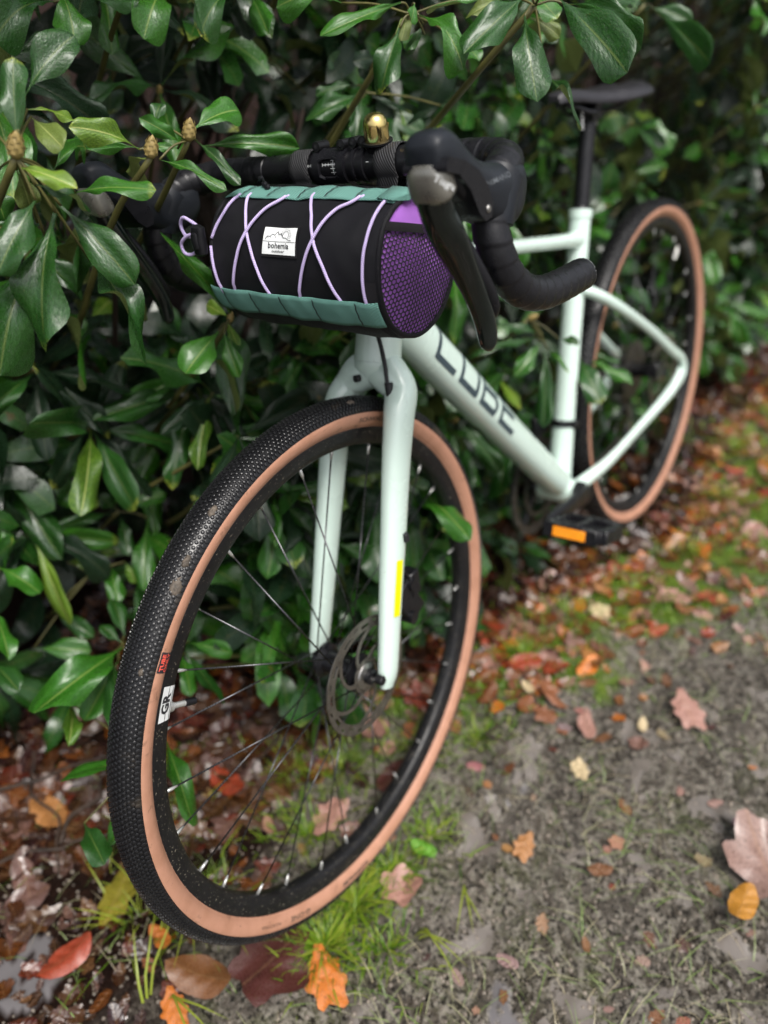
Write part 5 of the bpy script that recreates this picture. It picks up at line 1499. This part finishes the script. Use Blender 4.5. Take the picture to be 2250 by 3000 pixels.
PUD = [(.80, .115, .050, .022), (.87, .13, .020, .035), (.745, .14, .02, .02), (1.02, .37, .034, .022), (.985, .44, .022, .03), (.93, .49, .025, .03), (1.44, -.12, .04, .03), (1.50, -.25, .05, .04), (1.07, .42, .02, .03), (.93, .40, .02, .02), (1.18, .40, .02, .02), (.72, .50, .03, .025), (1.10, .33, .022, .016), (.96, .36, .016, .022), (1.14, .46, .02, .016), (.90, .22, .018, .012)]
LEVEL = -.0035
PONDS = [(.80, .13, .10, .06), (1.02, .44, .09, .07), (1.50, -.28, .05, .05), (.72, .50, .06, .05), (1.16, .36, .05, .04), (1.10, .27, .10, .03), (.90, .30, .06, .04), (.55, .42, .08, .04)]
def pond(x, y): return max(1 - ((x - a) / rx) ** 2 - ((y - b) / ry) ** 2 for a, b, rx, ry in PONDS)
def puddle(x, y):
    v = 0
    for a, b, rx, ry in PUD:
        d = ((x - a) / rx) ** 2 + ((y - b) / ry) ** 2 + .8 * noise.noise(Vector((x * 26, y * 26, .3))) + .35 * noise.noise(Vector((x * 70, y * 70, .3)))
        v = max(v, min(1, max(0, (1.12 - d) / .3)))
    return v
def axis_pts(a, b, st, far):
    core = list(np.arange(a, b, st)); o = []; s = st; x = b
    while x < far: o.append(x); s *= 1.35; x += s
    o.append(far); l = []; s = st; x = a - s
    while x > -far: l.append(x); s *= 1.35; x -= s
    l.append(-far)
    return l[::-1] + core + o
XS, YS = axis_pts(-1.0, 1.80, .0085, 90), axis_pts(-.80, .70, .0085, 90)
vs_ = []; moss = []; duff = []; wet = []
for x in XS:
    hl = hedge_line(x)
    for y in YS:
        near = abs(x) < 3 and abs(y) < 3
        vs_.append((x, y, gh(x, y)))
        e = y - hl
        # moss and grass strip between hedge and path
        w_ = np.interp(x, [-1.5, -.3, .3, .6, .9, 1.3], [.75, .42, .30, .24, .14, .06])
        m_ = 1 - abs(e - w_ * .55) / (w_ * .75)
        moss.append(max(0, min(1, m_ + .14 + .8 * (noise.noise(Vector((x * 6, y * 6, 9))) if near else 0))) * (1 if near else .3))
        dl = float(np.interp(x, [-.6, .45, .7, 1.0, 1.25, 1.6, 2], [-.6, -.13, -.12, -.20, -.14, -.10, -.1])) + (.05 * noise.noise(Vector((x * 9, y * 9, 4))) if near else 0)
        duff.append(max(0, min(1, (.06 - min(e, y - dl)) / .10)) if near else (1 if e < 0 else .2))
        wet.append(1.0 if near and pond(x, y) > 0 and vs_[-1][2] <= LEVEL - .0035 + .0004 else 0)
ny_ = len(YS); mbg = MB()
mbg.add(vs_, [(i * ny_ + j, (i + 1) * ny_ + j, (i + 1) * ny_ + j + 1, i * ny_ + j + 1) for i in range(len(XS) - 1) for j in range(ny_ - 1)])
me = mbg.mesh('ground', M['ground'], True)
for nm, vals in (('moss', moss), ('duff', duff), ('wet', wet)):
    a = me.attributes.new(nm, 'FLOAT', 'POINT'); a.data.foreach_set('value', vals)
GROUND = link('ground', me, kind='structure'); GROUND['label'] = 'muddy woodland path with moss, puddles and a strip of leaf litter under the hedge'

# ------------------------------------------------------------------ fallen leaves
LC = {'orange': (.52, .15, .018), 'red': (.30, .045, .018), 'maroon': (.065, .018, .016), 'brown': (.16, .065, .022), 'tan': (.36, .16, .05), 'pink': (.36, .19, .15), 'cream': (.58, .46, .27), 'olive': (.24, .21, .02), 'amber': (.45, .20, .02), 'green': (.10, .30, .02), 'yellow': (.50, .36, .04), 'rust': (.22, .07, .02)}
def litter_geo(kind, seed, rings=3, nseg=28):
    r_ = random.Random(seed); vs_ = []; uv = []; fs = []
    lob = r_.uniform(.9, 1.1)
    def rad(a):
        if kind == 'oval': return 1 / math.sqrt((math.cos(a) / .5) ** 2 + (math.sin(a) / .27) ** 2)
        if kind == 'oak':
            b = 1 / math.sqrt((math.cos(a) / .5) ** 2 + (math.sin(a) / .30) ** 2); return b * (.86 + .14 * math.cos(7 * a * lob + seed) + .06 * math.cos(3 * a + seed))
        return .40 * (.74 + .28 * abs(math.cos(2.5 * a)) ** 1.3 + .05 * math.cos(9 * a + seed)) + .06 * math.cos(a + .6)
    ca_, cb_ = r_.uniform(-.5, .7), r_.uniform(-.6, .6); ph = r_.uniform(0, 6)
    vs_.append((0, 0, 0)); uv.append((0, 0))
    for k_ in range(1, rings + 1):
        q = k_ / rings
        for i in range(nseg):
            a = 2 * math.pi * i / nseg
            rr_ = rad(a) * q * (1 + (.05 * r_.uniform(-1, 1) if k_ == rings else 0))
            x, y = rr_ * math.cos(a), rr_ * math.sin(a)
            z = ca_ * x * x * .8 + cb_ * y * y * 1.4 + .05 * math.sin(9 * x + ph) * abs(y) * 2 + .03 * math.sin(14 * y + ph) + .05 * abs(y)
            vs_.append((x, y, z)); uv.append((x, y))
    for i in range(nseg):
        fs.append((0, 1 + i, 1 + (i + 1) % nseg))
        for k_ in range(rings - 1):
            o = 1 + k_ * nseg; fs.append((o + i, o + nseg + i, o + nseg + (i + 1) % nseg, o + (i + 1) % nseg))
    zm = min(v[2] for v in vs_)
    return [(x, y, z - zm) for x, y, z in vs_], fs, uv
def with_col(me, cols=None):
    a = me.attributes.new('lcol', 'FLOAT_COLOR', 'POINT')
    a.data.foreach_set('color', np.ones(len(me.vertices) * 4) if cols is None else np.array(cols).ravel()); return me
LG = {k_: [litter_geo(k_, i + j * 10) for i in range(4)] for j, k_ in enumerate(('oval', 'oak', 'maple'))}
LGM = {}
for k_, l in LG.items():
    LGM[k_] = []
    for g in l:
        mb = MB(); mb.add(*g); LGM[k_].append(with_col(mb.mesh('fallen_leaf', M['litter'], True)))
GL = [
(1.273,0.061,'oak',0.085,'orange','bright orange mottled fallen leaf right below the foot of the front tyre'),
(1.307,-0.016,'maple',0.13,'maroon','large dark maroon wet leaf flat under the bottom of the front tyre'),
(1.366,-0.081,'oval',0.085,'brown','glossy brown folded leaf left of the dark maroon leaf'),
(1.338,-0.458,'oval',0.075,'tan','tan orange leaf caught on the twigs left of the front tyre'),
(1.360,-0.258,'oak',0.085,'olive','yellow green mottled leaf touching the lower left of the front tyre'),
(1.133,-0.266,'oval',0.07,'red','bright red orange leaf seen between the front spokes'),
(1.082,-0.087,'oak',0.075,'pink','pale pinkish curled oak leaf seen through the lower front wheel'),
(0.791,0.458,'maple',0.13,'pink','large pink grey rain soaked leaf at the right edge of the path'),
(0.848,0.445,'oval',0.06,'amber','glossy amber leaf lying on the pink grey leaf by the right edge'),
(0.930,0.294,'oval',0.035,'brown','small dark brown oval leaf alone on the mud right of the front wheel'),
(0.783,0.196,'oak',0.045,'cream','cream and orange torn leaf on the path right of the front wheel'),
(1.118,0.068,'maple',0.07,'pink','crumpled pink leaf in the grass right of the tyre foot'),
(1.414,-0.078,'oak',0.055,'orange','orange lobed leaf at the bottom edge left of the front tyre'),
(1.364,-0.163,'oval',0.04,'orange','small orange leaf peeking out beneath the front tyre'),
(1.455,-0.242,'oval',0.07,'red','rust red oval leaf at the lower left corner'),
(1.045,0.063,'oval',0.04,'green','small fresh green leaf standing in the grass beside the front tyre'),
(0.577,0.302,'oak',0.085,'pink','greyish pink leaf flat on the path in front of the mossy strip'),
(0.406,0.068,'maple',0.05,'cream','peach coloured leaf on the moss below the pedal'),
(0.383,0.181,'oak',0.05,'red','scarlet lobed leaf on the moss right of the peach leaf'),
(0.623,0.013,'oval',0.06,'red','brick red leaf on moss just right of the front tyre'),
(0.958,0.186,'oak',0.05,'tan','orange tan broken leaf on the mud below the grey puddle'),
(0.967,-0.048,'oval',0.07,'maroon','dark maroon leaf seen through the right part of the front wheel'),
(0.636,0.246,'oval',0.028,'cream','little pale leaf scrap near the middle of the path'),
(0.697,0.169,'oval',0.05,'pink','slim pink leaf pointing right on the path edge'),
(0.676,0.046,'oval',0.03,'cream','white backed small leaf on the moss beside the brick red leaf'),

]
lr = random.Random(21)
def lay(x, y, size, rot, tilt=.2, lift=.0):
    z = gh(x, y) + .004 + lift
    e = lr.uniform(-tilt, tilt), lr.uniform(-tilt, tilt)
    return Matrix.Translation((x, y, z)) @ Matrix.Rotation(rot, 4, 'Z') @ Matrix.Rotation(e[0], 4, 'X') @ Matrix.Rotation(e[1], 4, 'Y') @ Matrix.Diagonal((size, size, size, 1))
for i, (x, y, shp, size, colr, lab) in enumerate(GL):
    o = link('fallen_leaf', LGM[shp][i % 4], None, lay(x, y, size * 1.1, lr.uniform(0, 6.28), .15, .006))
    o.color = (*LC[colr], 1)
    if size > .12 and colr == 'pink': o.color = (.24, .15, .125, 1); o.location.y += .03; o.scale = (o.scale[0] * 1.15, o.scale[1] * 1.15, o.scale[2] * 2.2)
    if colr == 'amber': o.location.z += .016; o.location.x += .02; o.location.y += .03
    tag(o, lab, 'fallen leaf', 'large fallen leaves on the ground')
mixl = ['red', 'rust', 'brown', 'maroon', 'orange', 'tan', 'pink', 'brown', 'rust', 'pink', 'rust', 'pink', 'brown']
spots = []
for i in range(4200):
    x = lr.uniform(-3.2, 1.8); hl = hedge_line(x)
    u = lr.random()
    if u < .55: y = hl - abs(lr.gauss(0, .28)) + .10
    elif u < .82: y = hl + abs(lr.gauss(0, .20 if x > -.2 else .4))
    else: y = hl + lr.uniform(0, 1.3)
    if u >= .82 and lr.random() < .5: continue
    if x > .4 and y > hl + .22 and lr.random() < .72: continue
    spots.append((x, y, hl))
for i in range(760):
    x = lr.uniform(.95, 1.75); y = lr.uniform(-.75, -.10 if x > 1.2 else -.2); spots.append((x, y, 0))
for i in range(150):
    x = lr.uniform(-.3, 1.2); y = hedge_line(x) + lr.uniform(.12, .85); spots.append((x, y, -99))
for i in range(420):
    x = lr.uniform(-1.4, .75); spots.append((x, hedge_line(x) + abs(lr.gauss(.10, .16)), 0))
spots = [(s, to_px((s[0], s[1], 0))) for s in spots]
spots.sort(key=lambda q: (0 if q[1] and -20 < q[1][0] < 790 and 0 < q[1][1] < 1050 and q[0][1] > q[0][2] - .12 else 1, q[1][2] if q[1] else 99))
Vs, Fs, Us, Cs = [], [], [], []; off = 0
for i, ((x, y, hl), px) in enumerate(spots):
    onpath = hl == -99
    if onpath or hl == 0: hl = hedge_line(x)
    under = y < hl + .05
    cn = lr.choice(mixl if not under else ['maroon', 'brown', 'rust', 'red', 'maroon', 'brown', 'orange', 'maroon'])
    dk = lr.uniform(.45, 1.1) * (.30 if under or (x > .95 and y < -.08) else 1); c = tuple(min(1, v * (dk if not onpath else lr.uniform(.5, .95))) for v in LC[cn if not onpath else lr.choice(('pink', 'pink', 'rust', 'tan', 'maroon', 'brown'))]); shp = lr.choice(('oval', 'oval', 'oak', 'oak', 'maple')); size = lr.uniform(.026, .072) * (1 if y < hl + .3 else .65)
    mtx = lay(x, y, size * (.7 if onpath else 1), lr.uniform(0, 6.28), .35 if not onpath else .08, lr.uniform(0, .010) if under else (-.002 if onpath else 0))
    if onpath: mtx = mtx @ Matrix.Diagonal((1, 1, .5, 1))
    var = lr.randrange(4)
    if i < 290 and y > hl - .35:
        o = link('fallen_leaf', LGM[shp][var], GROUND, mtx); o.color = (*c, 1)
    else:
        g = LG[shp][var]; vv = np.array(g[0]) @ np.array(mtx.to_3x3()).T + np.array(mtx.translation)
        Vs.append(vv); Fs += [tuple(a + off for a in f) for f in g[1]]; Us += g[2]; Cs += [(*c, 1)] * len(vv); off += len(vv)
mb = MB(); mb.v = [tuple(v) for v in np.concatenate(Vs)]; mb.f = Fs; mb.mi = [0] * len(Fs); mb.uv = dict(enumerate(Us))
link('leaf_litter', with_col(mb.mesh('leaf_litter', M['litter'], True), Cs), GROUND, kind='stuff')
# fallen twigs
for i, (a, b_, r_) in enumerate([((1.52, -.62), (1.12, -.42), .004), ((1.35, -.40), (1.16, -.46), .0035), ((1.45, -.45), (1.22, -.28), .003), ((1.28, -.62), (1.38, -.35), .0028), ((.78, .02), (.86, .10), .003), ((.1, .12), (-.18, .22), .003), ((-.25, .1), (-.5, .22), .0035), ((.95, -.30), (1.15, -.20), .0025)]):
    pts = []
    for k_ in range(7):
        t = k_ / 6; x = a[0] + (b_[0] - a[0]) * t + .012 * math.sin(k_ * 1.9 + i); y = a[1] + (b_[1] - a[1]) * t + .012 * math.cos(k_ * 2.3 + i)
        pts.append((x, y, gh(x, y) + r_ + .006 + .012 * math.sin(math.pi * t)))
    q = MB(); sweep(q, crom(pts, 3), [r_ * (1 - .5 * k_ / 18) for k_ in range(19)], 7, (0, 0, 1), transport=True); q.build('fallen_twig', M['bark'], GROUND, sharp=None)

# ------------------------------------------------------------------ grass
gv, gf, gc = [], [], []
gr_ = random.Random(31)
def blade(x, y, h, w_, lean, az, col, z0=None):
    o = len(gv); z = gh(x, y) - .002 if z0 is None else z0
    dx, dy = math.cos(az), math.sin(az); px_, py_ = -dy * w_ / 2, dx * w_ / 2
    for t, q in ((0, 1), (.4, .9), (.75, .6)):
        bx = lean * h * t * t; bz = h * t * (1 - .45 * lean * t)
        c_ = (x + dx * bx, y + dy * bx, z + max(0, bz))
        gv.append((c_[0] + px_ * q, c_[1] + py_ * q, c_[2])); gv.append((c_[0] - px_ * q, c_[1] - py_ * q, c_[2]))
    bz = h * (1 - .45 * lean); gv.append((x + dx * lean * h, y + dy * lean * h, z + max(.001, bz)))
    gf.extend([(o, o + 1, o + 3, o + 2), (o + 2, o + 3, o + 5, o + 4), (o + 4, o + 5, o + 6)]); gc.extend([col] * 7)
GREEN = [(.11, .22, .012, 1), (.18, .30, .018, 1), (.07, .15, .012, 1), (.28, .34, .04, 1), (.22, .30, .02, 1)]
PALE = [(.28, .36, .13, 1), (.42, .42, .24, 1), (.16, .24, .07, 1), (.46, .40, .26, 1), (.20, .34, .06, 1)]
for cx, cy, r_, n_, hh in [(1.24, .03, .055, 330, .045), (1.17, .03, .045, 240, .05), (1.10, .045, .04, 150, .04), (1.02, .06, .04, 110, .035), (1.19, .10, .06, 130, .035), (1.12, -.10, .09, 260, .035), (1.00, -.13, .09, 260, .035), (.90, -.06, .08, 160, .03), (1.06, -.20, .08, 120, .035), (.82, .03, .05, 120, .035), (.45, .02, .12, 420, .03), (.30, .10, .12, 420, .03), (.1, .16, .14, 420, .03), (-.15, .15, .14, 420, .035), (-.4, .10, .16, 420, .04), (-.7, .15, .2, 420, .04), (.6, .0, .10, 300, .03), (1.3, -.14, .05, 60, .05), (1.36, -.22, .07, 50, .06), (1.25, -.3, .08, 50, .05)]:
    for i in range(n_):
        a = gr_.uniform(0, 6.28); q = r_ * abs(gr_.gauss(0, .6)); x, y = cx + q * math.cos(a), cy + q * math.sin(a)
        if abs(y - .0) < .012 and .95 < x < 1.2: continue
        blade(x, y, hh * gr_.uniform(.4, 1.15), gr_.uniform(.0013, .0030), gr_.uniform(.2, 1.3), a + gr_.uniform(-1, 1), gr_.choice(GREEN))
for i in range(19000):               # short moss and clover between
    x = gr_.uniform(-1.6, 1.3); hl = hedge_line(x); w_ = np.interp(x, [-1.5, -.3, .3, .6, .9, 1.3], [.75, .42, .30, .24, .14, .06])
    y = hl + w_ * gr_.gauss(.5, .33)
    if noise.noise(Vector((x * 7, y * 7, 2.2))) < .02: continue
    blade(x, y, gr_.uniform(.006, .021), gr_.uniform(.0018, .0042), gr_.uniform(.3, 1.5), gr_.uniform(0, 6.28), gr_.choice(GREEN[:3]))
for i in range(4800):                # thin flattened straw over the mud
    x = gr_.uniform(-.6, 1.5); y = hedge_line(x) + gr_.uniform(.02, 1.1)
    if x > 1.0 and y < .12 and gr_.random() < .5: continue
    if noise.noise(Vector((x * 5, y * 5, 6.2))) < -.12: continue
    if pond(x, y) > 0 and gh(x, y) < LEVEL - .002: continue
    blade(x, y, gr_.uniform(.015, .045), gr_.uniform(.0006, .0014), gr_.uniform(1.3, 2.05), gr_.uniform(0, 6.28), gr_.choice(PALE))
for x, y, h, az in [(1.33, -.19, .16, -2.2), (1.35, -.17, .13, 2.6), (1.40, -.10, .14, 1.2), (1.42, -.12, .12, -2.8), (1.30, -.16, .10, .6), (1.14, .12, .10, 1.1), (1.05, .14, .09, .4)]:
    for k_ in range(3): blade(x + .006 * k_, y, h * (1 - .15 * k_), .0035, 1.1, az + .3 * k_, GREEN[3])
mb = MB(); mb.v = gv; mb.f = gf; mb.mi = [0] * len(gf)
GRS = link('grass', with_col(mb.mesh('grass', M['grass'], True), gc), None, kind='stuff'); tag(GRS, 'fresh green grass tufts, moss and thin pale straw along the muddy path', 'grass')
# mud crumbs
cv, cf = [], []
for i in range(6000):
    x = gr_.uniform(.3, 1.6); y = hedge_line(x) + gr_.uniform(.05, 1.1); s = gr_.uniform(.0012, .0042); z = gh(x, y)
    if pond(x, y) > 0 and z < LEVEL - .002: continue
    o = len(cv); a0 = gr_.uniform(0, 6.28)
    for k_ in range(5): a = a0 + 1.2566 * k_; cv.append((x + s * math.cos(a) * gr_.uniform(.7, 1.2), y + s * math.sin(a) * gr_.uniform(.7, 1.2), z - .001))
    for k_ in range(4): a = a0 + .3 + 1.5708 * k_; cv.append((x + s * .6 * math.cos(a), y + s * .6 * math.sin(a), z + s * gr_.uniform(.4, .8)))
    cf += [(o, o + 1, o + 6, o + 5), (o + 1, o + 2, o + 6), (o + 2, o + 3, o + 7, o + 6), (o + 3, o + 4, o + 8, o + 7), (o + 4, o, o + 5, o + 8), (o + 5, o + 6, o + 7, o + 8)]
mb = MB(); mb.v = cv; mb.f = cf; mb.mi = [0] * len(cf)
link('mud_crumbs', mb.mesh('mud_crumbs', simple('mud_crumb', (.15, .125, .10), .45, var=.6, nscale=30), True), GROUND, kind='stuff')
